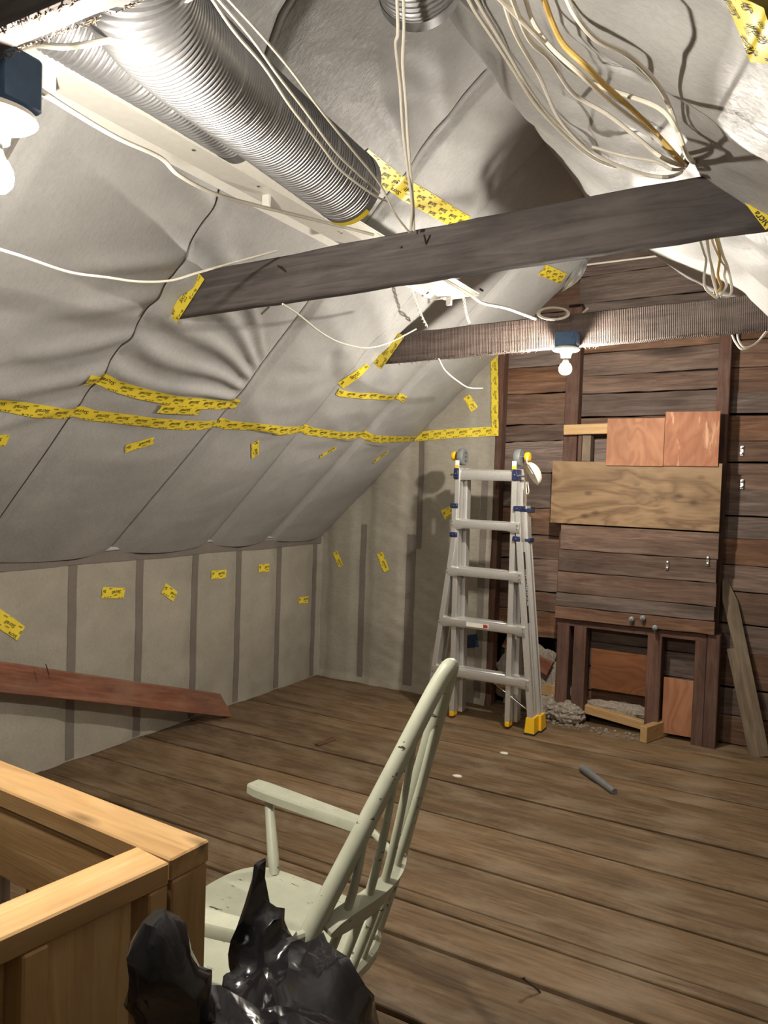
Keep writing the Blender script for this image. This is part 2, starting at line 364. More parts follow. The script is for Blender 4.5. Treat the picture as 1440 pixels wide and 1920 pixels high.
# left slope (ceiling)
ss = lin(0, SMAX, 300); mb = MB(); cols = []
ub = [0, .006, .012, .02, .035, .06, .09] + lin(.12, .9, 30) + [.93, .955, .975, .985, .993]
for k in range(len(RAFT) - 1):
    for u in (ub if k >= 5 else ub[::3] ): cols.append((k, u))
cols.append((len(RAFT) - 2, 1.0))
for (k, u) in cols:
    for s in ss:
        a, b = raft(k, s), raft(k + 1, s); y = a + (b - a) * u
        mb.v.append(ptL(y, s))
n = len(ss)
mb.f = [(i * n + j, (i + 1) * n + j, (i + 1) * n + j + 1, i * n + j + 1) for i in range(len(cols) - 1) for j in range(n - 1)]
ceil_l = tag(flatmesh(mb, 'ceiling', M_MEM), 'grey membrane lined roof slope above the knee wall', None, None, 'structure')
def ribbon(surf, pts, wd, off):
    """thin strip following a surface; pts in surface coordinates"""
    P = [V((a, b, 0)) for a, b in pts]; mb = MB(); n = len(P)
    for i in range(n):
        t = (P[min(i + 1, n - 1)] - P[max(0, i - 1)]).normalized(); q = V((-t.y, t.x, 0)) * wd / 2
        for e in (-1, 0, 1): p = P[i] + q * e; mb.v.append(surf(p.x, p.y, off))
    mb.f = [(i * 3 + k, i * 3 + k + 1, i * 3 + 4 + k, i * 3 + 3 + k) for i in range(n - 1) for k in (0, 1)]; return mb
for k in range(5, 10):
    flatmesh(ribbon(ptL, [(raft(k, s) + .004, s) for s in lin(.03, SMAX - .12, 90)], .008, .0035), 'seam', M_SEAM, ceil_l)  # dark strips paint the crease shade into the rafter grooves
mb = MB()
for i in range(15):
    for j in range(9):
        u, v = i / 14, j / 8; a_ = at(1092, 474, 4.9).lerp(at(1052, 548, 4.85), u); b_ = at(1102, 490, 4.8).lerp(at(1058, 545, 4.8), u)
        mb.v.append(a_.lerp(b_, v) + V((.02, -.05, -.02)) * nz(u * 4, v * 5, 3) + V((.05, -.06, -.03)) * v * math.sin(math.pi * u))
mb.f = [(i * 9 + j, i * 9 + j + 1, (i + 1) * 9 + j + 1, (i + 1) * 9 + j) for i in range(14) for j in range(8)]
flatmesh(mb, 'membrane_flap', M_MEM, ceil_l)
# right slope
mb = grid(lin(-3.0, 5.05, 190), lin(-.02, 3.0, 140), ptR); ceil_r = tag(flatmesh(mb, 'ceiling', M_MEM), 'sagging grey membrane lined roof slope on the right', None, None, 'structure')
# knee wall
ys = sorted(set([round(v, 4) for v in lin(-3.0, YB, 260)] + [round(s + e, 4) for s in STUDK for e in (-.026, .026)]))
mb = grid(ys, lin(0, ZK + .02, 44), ptK); wall_l = tag(flatmesh(mb, 'wall_left', M_MEMK), None, None, None, 'structure')
for s in STUDK[9:]:
    flatmesh(ribbon(ptK, [(s + .004 * nz(z * 5, s, 1), z) for z in lin(.01, 1.03, 30)], .052, .003), 'stud_strip', M_STRIP, wall_l)
flatmesh(ribbon(ptK, [(y, 1.062 + .006 * nz(y * 2, 3, 3)) for y in lin(-3, YB - .02, 120)], .062, .005), 'plate_strip', M_STRIP, wall_l)
# lip of the slope membrane hanging just over the plate
mb = MB(); ysl = lin(-3, YB, 160)
for y in ysl:
    z0 = 1.10 + .008 * nz(y * 2.3, 7, 1)
    for dx, dz in ((.0, .03), (.02, .012), (.026, 0), (.01, .0)): mb.v.append(V((XK + dx, y, z0 + dz)))
mb.f = [(i * 4 + k, i * 4 + k + 1, i * 4 + 5 + k, i * 4 + 4 + k) for i in range(len(ysl) - 1) for k in range(3)]
flatmesh(mb, 'membrane_lip', M_MEM, wall_l)
# right knee wall, front gable (behind the camera)
XR = 1.13; ZR = RZ - RS * (XR - RX) / RC
tag(MB().box((XR + .03, 1.0, ZR / 2), (.06, 8.1, ZR)).obj('wall_right', M_MEMK, None, False), None, None, None, 'structure')
tag(MB().add([(-3.4, -3.0, -1.3), (1.2, -3.0, -1.3), (1.2, -3.0, 1.2), (-1.2, -3.0, 3.3), (-3.4, -3.0, 1.15)], [(0, 1, 2, 3, 4)]).obj('wall_front', M_MEMK, None, False), None, None, None, 'structure')

# gable wall
wall_b = tag(MB().box((-1.1, 5.22, 1.65), (4.8, .06, 3.4)).obj('wall_back', M_DARK, None, False), None, None, None, 'structure')
def slopeZ(x): return ZK + (x - XK) * ST / CT
mb = MB(); xs = lin(XK, -1.94, 120); ns = 90
for x in xs:
    zt = min(slopeZ(x) + .04, 2.60)
    for j in range(ns + 1): z = zt * j / ns; mb.v.append(ptG(x, z) + V((0, -.012 * smooth(.06, 0, z), 0)))
mb.f = [(i * (ns + 1) + j, i * (ns + 1) + j + 1, (i + 1) * (ns + 1) + j + 1, (i + 1) * (ns + 1) + j) for i in range(len(xs) - 1) for j in range(ns)]
gmem = flatmesh(mb, 'membrane_sheet', M_MEMK, wall_b)
for s, z1, wd in ((-2.965, 1.20, .05), (-2.557, 1.15, .075), (-2.50, 1.85, .045), (-2.005, 1.6, .05)):
    z0 = 1.05 if s == -2.50 else .02
    flatmesh(ribbon(ptG, [(s + .005 * nz(z * 4, s, 1), z) for z in lin(z0, z1, 30)], wd, .003 if s != -2.5 else .0035), 'stud_strip', M_STRIP, wall_b)
def brow(seams, x0, x1, y, mat=M_BOARD, tilt=.0):
    for a, b in zip(seams, seams[1:]):
        t = random.uniform(-.006, .006) + tilt; g = random.uniform(.003, .010); dy = random.uniform(-.006, .006)
        zc = (a + b) / 2; xa, xb = x0, x1
        if zc > 1.9: xb = min(xb, 1.0)
        board('board', (xa, y + dy, zc - t), (xb, y + dy, zc + t), .024, (b - a) - g, mat, wall_b, jag=.003, seg=10)
YS = 5.085
brow([.497, .678, .81, 1.03, 1.196, 1.38, 1.618, 1.834, 1.947, 2.16, 2.34, 2.52, 2.70, 2.9], -1.98, -1.43, YS, tilt=.006)
brow([.04, .2, .36, .52, .70, .90, 1.1, 1.3, 1.5, 1.7, 1.87, 2.0, 2.15, 2.27, 2.42, 2.58, 2.75, 2.93, 3.12], -1.43, -.49, YS + .004, tilt=.008)
brow([.0, .18, .35, .573, .736, .93, 1.09, 1.255, 1.39, 1.55, 1.71, 1.84, 2.0, 2.13, 2.28, 2.45, 2.62, 2.8, 3.0], -.49, 1.1, YS)
# studs of the gable
def stud(name, x0, x1, z0, z1, ya=4.985, yb=5.07, mat=M_STUD):
    return board(name, ((x0 + x1) / 2, (ya + yb) / 2, z0), ((x0 + x1) / 2, (ya + yb) / 2, z1), x1 - x0, yb - ya, mat, wall_b, up=(0, 1, 0), jag=.0015, seg=8)
stud('stud', -1.955, -1.905, 0, 2.62, 4.98)
stud('stud', -1.475, -1.385, .68, 2.7)
stud('stud', -.555, -.485, .66, 2.75)
stud('stud', .28, .36, 0, 2.3)
# framed lower part
stud('post', -1.445, -1.365, 0, .655, 4.93, 5.03); stud('post', -1.335, -1.255, 0, .635, 4.93, 5.03)
stud('post', -.875, -.79, 0, .64, 4.93, 5.05); stud('post', -.60, -.535, 0, .66, 4.93, 5.06); stud('post', -.533, -.462, 0, .68, 4.925, 5.06)
board('header', (-1.45, 4.955, .650), (-.54, 4.955, .652), .05, .045, M_STUD, wall_b)
zz = [.676, .757, .845, .985, 1.125, 1.285]
for i, (a, b) in enumerate(zip(zz, zz[1:])):
    board('board', (-1.455 + .004 * i, 4.912, (a + b) / 2 - .002), (-.495 - .006 * (i % 2), 4.912, (a + b) / 2 + .004), .024, b - a - .004, M_BOARD, wall_b, jag=.003, seg=9)
def sheet(name, x0, x1, z0, z1, y, mat, label, along='x', th=.012, tilt=0.0):
    p = [((x0, y, (z0 + z1) / 2), (x1, y, (z0 + z1) / 2)), (((x0 + x1) / 2, y, z0), ((x0 + x1) / 2, y, z1))][along == 'z']
    wv = (z1 - z0, x1 - x0)[along == 'z']
    o = board(name, p[0], p[1], th, wv, mat, None, up=(0, 0, 1) if along == 'x' else (1, 0, 0), bev=.001)
    return tag(o, label, 'board', 'plywood sheets on the gable wall')
sheet('plywood_sheet', -1.51, -.495, 1.295, 1.695, 4.893, M_PLYB, 'large brown knotty plywood sheet nailed across the gable studs')
sheet('plywood_sheet', -1.166, -.824, 1.672, 1.965, 4.88, M_PLYR, 'reddish plywood square left of its stained twin, above the brown sheet', 'z')
sheet('plywood_sheet', -.822, -.517, 1.676, 2.0, 4.88, M_PLYS, 'reddish plywood square with pale drip stains beside the tall stud', 'z')
board('rail', (-1.46, 4.95, 1.90), (-.55, 4.95, 1.925), .04, .065, M_PINE2, wall_b)
stud('block', -1.34, -1.285, 1.70, 1.865, 4.95, 5.03, M_GREYB); stud('block', -1.37, -1.345, 1.70, 1.865, 4.96, 5.03, M_STUD)
sheet('plywood_square', -1.236, -.846, .225, .485, 5.02, M_PLYO, 'orange plywood square standing between the low posts', 'x')
sheet('plywood_offcut', -.775, -.60, .03, .375, 4.975, M_PLYR, 'tan plywood offcut standing on end beside the right low post', 'z')
tag(board('pine_batten', (-1.26, 5.0, .09), (-.88, 4.99, .05), .05, .055, M_PINE2, None), 'pale pine batten lying on edge behind the low posts', 'timber')
tag(board('pine_batten', (-1.86, 5.03, .17), (-1.46, 5.03, .165), .05, .075, M_PINE2, None), 'pale pine batten behind the ladder foot, buried in insulation', 'timber')
tag(board('timber_scrap', (-1.83, 5.02, .46), (-1.50, 4.99, .31), .03, .10, M_REDP, None, jag=.012, seg=5), 'short red-brown broken timber jammed above the loose insulation', 'timber')
# fir block on the floor
tag(board('wood_block', (-.850, 4.79, .05), (-.755, 5.06, .05), .045, .098, M_PINE2, None), 'short pale softwood block on the floor under the tan offcut', 'timber')
# leaning board with a notch
lb = MB(); a = V((-.225, 4.94, .0)); b = V((-.470, 5.055, 1.01)); ax = (b - a).normalized(); sx = V((1, .25, .25)); sx = (sx - ax * sx.dot(ax)).normalized(); nn = ax.cross(sx)
L = (b - a).length; prof = [(0, -.055), (0, .055), (L * .86, .048), (L * 1.0, .012), (L * .985, -.015), (L * .87, -.035), (L * .60, -.022), (L * .60, -.062)]
vs = [a + ax * t + sx * q + nn * e for e in (-.009, .009) for t, q in prof]; nP = len(prof)
lb.add(vs, [tuple(range(nP)), tuple(range(2 * nP - 1, nP - 1, -1))] + [(i, (i + 1) % nP, nP + (i + 1) % nP, nP + i) for i in range(nP)])
Ml = Matrix.Translation(a) @ frame(a, b, (0, -1, 0)).to_4x4()
tag(lb.obj('leaning_board', M_GREYB, None, False, Ml), 'grey notched board leaning on the gable wall at the right edge', 'board')
# loose insulation
mb = MB()
for (cx, cz, cy, rx, rz, ry) in ((-1.66, .20, 5.06, .24, .25, .06), (-1.50, .06, 4.95, .10, .08, .08), (-1.35, .06, 4.92, .10, .075, .07), (-1.31, .16, 5.03, .05, .14, .05), (-1.06, .10, 5.06, .24, .05, .04)):
    bm = bmesh.new(); bmesh.ops.create_icosphere(bm, subdivisions=4, radius=1)
    for v in bm.verts:
        r = 1 + .22 * noise.noise(v.co * 4 + V((cx * 9, 0, 0))) + .16 * noise.noise(v.co * 13)
        v.co = V((cx + v.co.x * rx * r, cy + v.co.y * ry * r, max(.002, cz + v.co.z * rz * r)))
    bm.verts.index_update(); mb.add([v.co for v in bm.verts], [tuple(v.index for v in f.verts) for f in bm.faces]); bm.free()
for i in range(160):
    x = random.uniform(-1.75, -.9); y = random.uniform(4.80, 4.93); r = random.uniform(.003, .009); mb.box((x, y, r * .7), (r * 2, r * 1.6, r), Matrix.Rotation(random.random() * 3, 3, 'Z'))
tag(mb.obj('loose_insulation', M_CELL), 'grey shredded loose insulation spilling out around the low posts', 'insulation', None, 'stuff')
# wall clips
def clip(p, label):
    t = thing('cable_clip', label, 'clip', p, 'metal cable clips on the gable wall')
    MB().box(p, (.018, .006, .06), None, .002).obj('plate', M_STEEL, t)
    for s in (-1, 1): MB().lathe(V(p) + V((0, -.004, s * .017)), [(.0, -.006), (.009, -.004), (.009, .0), (.006, .004)], (0, 1, 0), 10).obj('screw_head', M_STEEL, t)
clip(onY(1391, 845, 5.066), 'small metal cable clip on the right boards, upper of two')
clip(onY(1391, 908, 5.066), 'small metal cable clip on the right boards, lower of two')
clip(onY(1251, 1060, 4.895), 'small metal cable clip on the boards under the brown plywood')
clip(onY(1327, 1052, 4.895), 'small metal clip at the right end of the boards under the plywood')
for i, (px, py, nm) in enumerate(((1185, 1160, 'left'), (1206, 1158, 'middle'), (1229, 1176, 'right'))):
    p = onY(px, py, 4.895); t = thing('insulator_knob', '%s of three small white insulator knobs on the lowest board' % nm, 'insulator', p, 'insulators on the lowest board')
    MB().lathe(p, [(.012, 0), (.016, -.012), (.010, -.018), (.016, -.026), (.008, -.032)], (0, 1, 0), 12).obj('knob', M_GREYP, t); MB().tube([p + V((0, -.03, 0)), p + V((.004, -.034, -.03))], .003, 6).obj('nail', M_NAIL, t)

# ------------------------------------------------------------------ floor
HX0, HX1, HY1 = -2.1, -.93, .93           # stairwell opening
mb = MB()
for (x0, x1, y0, y1) in ((XK, 1.16, HY1, 5.2), (HX1, 1.16, -3, HY1), (XK, HX0, -3, HY1)):
    mb.box(((x0 + x1) / 2, (y0 + y1) / 2, -.045), (x1 - x0, y1 - y0, .03))
floor = tag(mb.obj('floor', M_DARK, None, False), 'wide old floor planks running across the attic', None, None, 'structure')
seams = [-3, -2.62, -2.25, -1.9, -1.55, -1.2, -.82, -.45, -.1, .26, .62, .93, 1.24, 1.56, 1.9, 2.24, 2.44, 2.515, 2.81, 3.19, 3.56, 3.97, 4.13, 4.45, 4.80, 5.16]
for a, b in zip(seams, seams[1:]):
    g = random.choice((.010, .014, .020)); y = (a + b) / 2; spans = [(XK, 1.15)]
    if b <= HY1 + .001: spans = [(XK, HX0), (HX1, 1.15)]
    for x0, x1 in spans:
        k = random.uniform(-.005, .005); dz = random.uniform(-.003, .003)
        board('plank', (x0, y - k, -.0155 + dz), (x1, y + k, -.0155 + dz), b - a - g, .03, M_FLOOR, floor, bev=.003, seg=14, jag=.0008)
# stair shaft lining
sh = tag(MB().box(((HX0 + HX1) / 2, -1.0, -1.25), (HX1 - HX0, 4, .04)).obj('floor', M_GREYB, None, False), 'landing below the stair opening', None, None, 'structure')
for i in range(9):
    x = HX0 + .065 + i * .13; board('shaft_board', (x, HY1 + .01, -1.2), (x, HY1 + .01, -.03), .118, .02, M_DUSTY, sh, up=(0, 1, 0))
for i in range(16):
    y = -1.2 + i * .13; board('shaft_board', (HX0 - .01, y, -1.2), (HX0 - .01, y, -.03), .118, .02, M_DUSTY, sh, up=(1, 0, 0)); board('shaft_board', (HX1 + .01, y, -1.2), (HX1 + .01, y, -.03), .118, .02, M_DUSTY, sh, up=(1, 0, 0))

# ------------------------------------------------------------------ collar beams
def collar(name, pL, pR, y0, th, h, mat, label, nails=()):
    a = V((pL[0], y0 + th / 2, pL[1] + h / 2)); b = V((pR[0], y0 + th / 2, pR[1] + h / 2))
    t = thing(name, label, 'beam', (pL[0], y0, pL[1]), 'collar beams')
    o = board('timber', a, b, th, h, mat, t, bev=.005, jag=.003, seg=26)
    for p, d in nails: MB().tube([p, V(p) + V(d)], .0035, 6).obj('nail', M_NAIL, t)
    return t
B1Y, B2Y, B0Y = 2.21, 3.70, .70
b1 = collar('collar_beam', (-2.42, 2.115), (.12, 2.207), B1Y, .042, .163, M_BEAM, 'dark weathered collar beam nearest below the ducts',
            [(onY(540, 512, B1Y + .01), (-.01, -.05, .015)), (onY(905, 545, B1Y + .01), (.0, -.03, .0)), (onY(800, 462, B1Y + .01), (.015, -.05, .02)), (onY(756, 466, B1Y + .01), (0, -.02, 0)), (onY(505, 575, B1Y + .02), (-.02, -.02, -.03))])
b2 = collar('collar_beam', (-2.36, 2.165), (.1, 2.235), B2Y, .042, .158, M_BEAMS, 'brown rough sawn collar beam carrying the far lit bulb')
b0 = collar('collar_beam', (-2.4, 2.13), (.2, 2.135), B0Y, .04, .16, M_BEAM, 'collar beam at the top left corner with a frayed lower edge')
def fray(parent, y0, y1, x0, x1, zf, nfr, ln):
    mb = MB()
    for i in range(nfr):
        x = random.uniform(x0, x1); y = random.choice((y0, y1)) + random.uniform(-.002, .004); z = zf(x) + .004; l = random.uniform(.3, 1) * ln
        d = V((random.uniform(-1, 1), random.uniform(-.5, .5), -random.uniform(.3, 1))).normalized() * l
        mb.tube([V((x, y, z)), V((x, y, z)) + d * .6, V((x, y, z)) + d + V((random.uniform(-1, 1) * .01, 0, 0))], [.0016, .001, .0004], 4)
    o = mb.obj('splinters', M_GREYB, parent); o['kind'] = 'stuff'
fray(b2, B2Y, B2Y + .04, -2.1, .0, lambda x: 2.165 + (x + 2.36) * .0285, 120, .022)
fray(b0, B0Y, B0Y + .04, -1.3, -.5, lambda x: 2.13, 420, .007)

# ------------------------------------------------------------------ lamps
def lamp(pb, label, boxc, boxsz, bx):
    pb = V(pb); zd = pb.z + .088
    t = thing('lamp_holder', label, 'lamp', (pb.x, pb.y, pb.z), 'bare bulb lamps')
    MB().lathe((pb.x, pb.y, zd), [(.0005, .012), (.045, .012), (.062, .004), (.064, -.004), (.058, -.009), (.030, -.014), (.024, -.030), (.023, -.040), (.019, -.041), (.0005, -.041)], (0, 0, 1), 36).obj('porcelain_base', M_CER, t)
    for s in (-1, 1): MB().lathe((pb.x + s * .045, pb.y, zd - .008), [(.0055, 0), (.0055, -.003), (.0005, -.0035)], (0, 0, 1), 12).obj('screw_head', M_STEEL, t)
    MB().lathe((pb.x, pb.y, pb.z), [(.013, .05), (.0135, .03)], (0, 0, 1), 20).obj('bulb_cap', M_STEEL, t)
    MB().lathe((pb.x, pb.y, pb.z), [(.013, .036), (.016, .028), (.0215, .018), (.0210, .0165), (.001, .0165)], (0, 0, 1), 28).obj('bulb_shade_collar', M_CER, t)  # collar added to hold back the bulb's upward light
    MB().lathe((pb.x, pb.y, pb.z), [(.001, .0162), (.0225, .0162), (.0285, .004), (.030, -.006), (.028, -.018), (.020, -.028), (.010, -.0325), (.0005, -.034)], (0, 0, 1), 28).obj('bulb', M_BULB, t)
    b = MB().box(V(boxc), boxsz, None, .006).obj('junction_box', M_BOX, t)
    MB().box(V(boxc) + V((boxsz[0] * .35, -boxsz[1] / 2 - .002, boxsz[2] * .2)), (.01, .006, .03), None, .002).obj('screw_lug', M_BOX, b)
    return t
PB1 = at(-12, 322, 1.22); PB2 = V((-1.083, 3.645, 2.093))
lamp(PB1, 'near lit bulb in a porcelain holder at the left edge', (PB1.x - .005, PB1.y + .018, PB1.z + .088 + .012 + .045), (.10, .075, .088), 1)
lamp(PB2, 'far lit bulb in a porcelain holder under the rough sawn beam', (PB2.x, PB2.y + .012, PB2.z + .1 + .035), (.105, .075, .07), 1)

# ------------------------------------------------------------------ fluorescent fixture
t = thing('strip_light', 'long white unlit strip light fixture hanging above the collar beams', 'light fixture', (-1.67, 2.4, 2.47))
FX, FZ, FY0, FY1 = -1.67, 2.50, 1.19, 3.62
def prismY(prof, y0, y1, ny=1):
    mb = MB(); n = len(prof)
    for i in range(ny + 1):
        y = y0 + (y1 - y0) * i / ny
        mb.v += [V((FX + x, y, FZ + z)) for x, z in prof]
    mb.f = [(i * n + k, i * n + (k + 1) % n, (i + 1) * n + (k + 1) % n, (i + 1) * n + k) for i in range(ny) for k in range(n)] + [tuple(range(n)), tuple(ny * n + k for k in range(n - 1, -1, -1))]
    return mb
prismY([(-.055, -.035), (.055, -.035), (.055, .03), (-.055, .03)], FY0, FY1).obj('ballast_housing', M_WHITE, t, False)
prismY([(.055, .028), (.135, -.022), (.137, -.018), (.055, .034)], FY0, FY1).obj('reflector', M_WHITE, t, False)
prismY([(-.055, .028), (-.135, -.022), (-.137, -.018), (-.055, .034)], FY0, FY1).obj('reflector', M_WHITE, t, False)
for y in (FY0 + .005, FY1 - .005): prismY([(-.137, -.03), (.137, -.03), (.06, .034), (-.06, .034)], y - .003, y + .003).obj('end_plate', M_WHITE, t, False)
for y in (1.7, 2.0, 2.5, 3.0): MB().lathe((FX + .03, y, FZ - .036), [(.006, 0), (.006, -.003), (.001, -.004)], (0, 0, 1), 8).obj('screw_head', M_STEEL, t)
for y in (1.24, 2.08, 2.7, 3.56):
    mb = MB(); mb.box((FX, y, FZ - .055), (.03, .015, .05), None, .003); mb.obj('lamp_socket', M_WHITE, t)
# twisted hanging wires
def twist(p0, p1, label, r=.0028):
    p0, p1 = V(p0), V(p1); mb = MB(); ax = (p1 - p0).normalized(); u = ax.orthogonal().normalized(); v = ax.cross(u); n = 60
    for ph in (0, math.pi):
        mb.tube([p0 + (p1 - p0) * (i / n) + (u * math.cos(i * .55 + ph) + v * math.sin(i * .55 + ph)) * .005 + V((0, 0, -.02 * math.sin(math.pi * i / n))) for i in range(n + 1)], r, 5)
    return tag(mb.obj('hanging_wire', M_CAB), label, 'wire', 'twisted wires at the strip light')
twist((FX - .05, 3.2, FZ - .02), onY(800, 612, 3.69), 'left of two twisted pale wires between strip light and sawn beam')
twist((FX + .05, FY1 + .0, FZ - .02), onY(880, 606, 3.69), 'right of two twisted pale wires between strip light end and sawn beam')

# ------------------------------------------------------------------ ducts
def duct(name, pts, r, label, pitch=.0115, open_end=True):
    P = spline(pts, 60); acc = [0]
    for a, b in zip(P, P[1:]): acc.append(acc[-1] + (b - a).length)
    Lt = acc[-1]; n = int(Lt / pitch * 4); out = []; j = 0
    for i in range(n + 1):
        d = Lt * i / n
        while j < len(P) - 2 and acc[j + 1] < d: j += 1
        f = (d - acc[j]) / max(1e-6, acc[j + 1] - acc[j]); out.append(P[j].lerp(P[j + 1], min(1, f)))
    rs = [r + .0042 * math.sin(2 * math.pi * i / 4 + .6) + .0012 * nz(i * .23, r * 9, 1) for i in range(n + 1)]
    t = thing(name, label, 'duct', pts[-1], 'ribbed aluminium ducts'); MB().tube(out, rs, 56, False).obj('ribbed_hose', M_DUCT, t)
    e = out[-1]; d = (out[-1] - out[-6]).normalized()
    MB().tube([e - d * .03, e + d * .002], r + .005, 56, False).obj('end_collar', M_DUCT, t)
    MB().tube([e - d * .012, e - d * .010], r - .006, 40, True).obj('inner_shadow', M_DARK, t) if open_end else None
    return t, out
D1, d1c = duct('flexible_duct', [at(250, -420, 1.18), at(240, -160, 1.30), at(255, -20, 1.40), at(330, 80, 1.55), at(482, 212, 1.90), at(654, 352, 2.30)], .105, 'wide ribbed aluminium duct ending in front of the dark beam')
e = d1c[-1]; dd = (d1c[-1] - d1c[-6]).normalized()
mb = MB(); u = V((0, 0, -1)); u = (u - dd * u.dot(dd)).normalized(); vv = dd.cross(u)
for i in range(13):
    a = -.75 + 1.2 * i / 12
    for q in (-.018, .004): mb.v.append(e + dd * q + (u * math.cos(a) + vv * math.sin(a)) * .112)
mb.f = [(2 * i, 2 * i + 1, 2 * i + 3, 2 * i + 2) for i in range(12)]; flatmesh(mb, 'end_tape', M_TAPE, D1)
duct('flexible_duct', [at(-120, -130, 1.45), at(60, 0, 1.56), at(200, 88, 1.68), at(300, 152, 1.82), at(380, 205, 1.95), at(450, 250, 2.07)], .075, 'narrower ribbed duct half hidden behind the wide duct')
duct('flexible_duct', [at(700, -620, 1.45), at(740, -320, 1.6), at(760, -180, 1.75), at(776, -75, 1.85), at(787, -15, 1.95)], .10, 'short ribbed duct end at the top edge')

# ------------------------------------------------------------------ chair (bow-backed rocker)
def rocking_chair():
    Yc = 1.40; t = thing('rocking_chair', 'pale green painted spindle-back rocking chair with chipped arms', 'chair', (-1.08, Yc, 0))
    st = MB(); seg = 40
    for zz_, k in ((.395, .93), (.402, .99), (.425, 1.0), (.436, .97)):
        for i in range(seg):
            a = 2 * math.pi * i / seg; c, s_ = math.cos(a), math.sin(a); e = .5
            x = math.copysign(abs(c) ** e, c) * .255 * k; y = math.copysign(abs(s_) ** e, s_) * (.265 - .03 * c) * k
            st.v.append(V((-1.10 + x, Yc + y + .02, zz_ - .03 * (c > 0) * abs(c) * .6)))
    st.f = [(r * seg + i, r * seg + (i + 1) % seg, (r + 1) * seg + (i + 1) % seg, (r + 1) * seg + i) for r in range(3) for i in range(seg)] + [tuple(range(seg - 1, -1, -1)), tuple(3 * seg + i for i in range(seg))]
    st.obj('seat', M_CHAIR, t)
    # bow
    nb = at(560, 1790, 1.52); ap = at(836, 1254, 1.555); Yc2 = ap.y + .012
    mir = lambda p: V((p.x, 2 * Yc2 - p.y, p.z))
    lo = nb + (nb - ap) * .25
    near = [lo, nb, nb.lerp(ap, .33), nb.lerp(ap, .66), nb.lerp(ap, .92)]
    path = spline(near + [ap + V((.004, .012, .004))] + [mir(p) for p in reversed(near[1:])] + [mir(lo) + V((0, -.045, -.03))], 10)
    n = len(path); rr = [.0225 - .006 * (1 - abs(2 * i / (n - 1) - 1)) for i in range(n)]
    MB().tube(path, rr, 16).obj('back_bow', M_CHAIR, t)
    # lumbar slat and spindles
    zs = .622; sl = []
    for i in range(25):
        u = i / 24; y = 1.25 + u * .36; x = -.805 + .05 * math.sin(math.pi * u) - .035 * u
        sl.append(V((x, y, zs + .012 * math.sin(math.pi * u))))
    mb = MB()
    for i, p in enumerate(sl):
        u = i / 24; h = .030 * min(1, math.sqrt(max(.02, 1 - (2 * u - 1) ** 6))); lean = V((.45, 0, .9)).normalized()
        q = V((.014, 0, -.007))
        mb.v += [p + lean * h + q, p + lean * h - q, p - lean * h - q, p - lean * h + q]
    mb.f = [(i * 4 + k, i * 4 + (k + 1) % 4, (i + 1) * 4 + (k + 1) % 4, (i + 1) * 4 + k) for i in range(24) for k in range(4)] + [(0, 1, 2, 3), (99, 98, 97, 96)]
    mb.obj('lumbar_slat', M_CHAIR, t)
    for u, f, far in ((.13, .46, 0), (.31, .67, 0), (.49, .80, 0), (.67, .82, 1), (.85, .62, 1)):
        i = int(u * 24); p = sl[i]; top = nb.lerp(ap, f); top = mir(top) if far else top; bot = p + (p - top) * ((p.z - .415) / (top.z - p.z)); bot.y = p.y + (p.y - Yc2) * .1; bot.x = p.x - .075
        pth = spline([bot, p, p.lerp(top, .5) + V((.006, 0, 0)), top], 6); k = len(pth)
        MB().tube(pth, [.0090 + .002 * math.sin(math.pi * j / (k - 1)) - .003 * (j / (k - 1)) for j in range(k)], 10).obj('spindle', M_CHAIR, t)
    # arms and posts
    for far in (0, 1):
        zt = .615
        if far: A, Bk, pb = onZ(478, 1472, zt), onZ(700, 1553, zt), onZ(515, 1642, .43)
        else: A, Bk, pb = onZ(300, 1713, zt), onZ(545, 1772, zt), None
        d = (Bk - A).normalized(); sd = V((-d.y, d.x, 0)); mb = MB(); nA = 12
        if not far:
            A = Bk - d * .42; pb = A + d * .12; pb.z = .43; pb.y += .06
        for i in range(nA + 1):
            u = i / nA; hw = (.031 if u < .25 else .031 - .012 * (u - .25)) * (.8 if u == 0 else 1); p = A.lerp(Bk, u) - sd * (hw if far else -hw) * .3; h = .013
            mb.v += [p + sd * hw + V((0, 0, h * .6)), p + sd * hw * .85 + V((0, 0, h)), p - sd * hw * .85 + V((0, 0, h)), p - sd * hw + V((0, 0, h * .6)), p - sd * hw + V((0, 0, -h)), p + sd * hw + V((0, 0, -h))]
        mb.f = [(i * 6 + k, i * 6 + (k + 1) % 6, (i + 1) * 6 + (k + 1) % 6, (i + 1) * 6 + k) for i in range(nA) for k in range(6)] + [tuple(range(6)), tuple(nA * 6 + k for k in range(5, -1, -1))]
        mb.obj('armrest', M_CHAIR, t)
        bq = nb.lerp(ap, .08); bq = mir(bq) if far else bq; MB().tube([Bk - d * .02, bq], .009, 8).obj('arm_dowel', M_CHAIR, t)
        pt = A + d * .055; pt.z = zt - .012; pth = [pt, pt.lerp(pb, .4), pt.lerp(pb, .8), pb]
        MB().tube(spline(pth, 4), [.0125, .013, .0135, .014, .0145, .015, .0155, .016, .016, .015, .014, .0125, .012], 12).obj('arm_post', M_CHAIR, t)
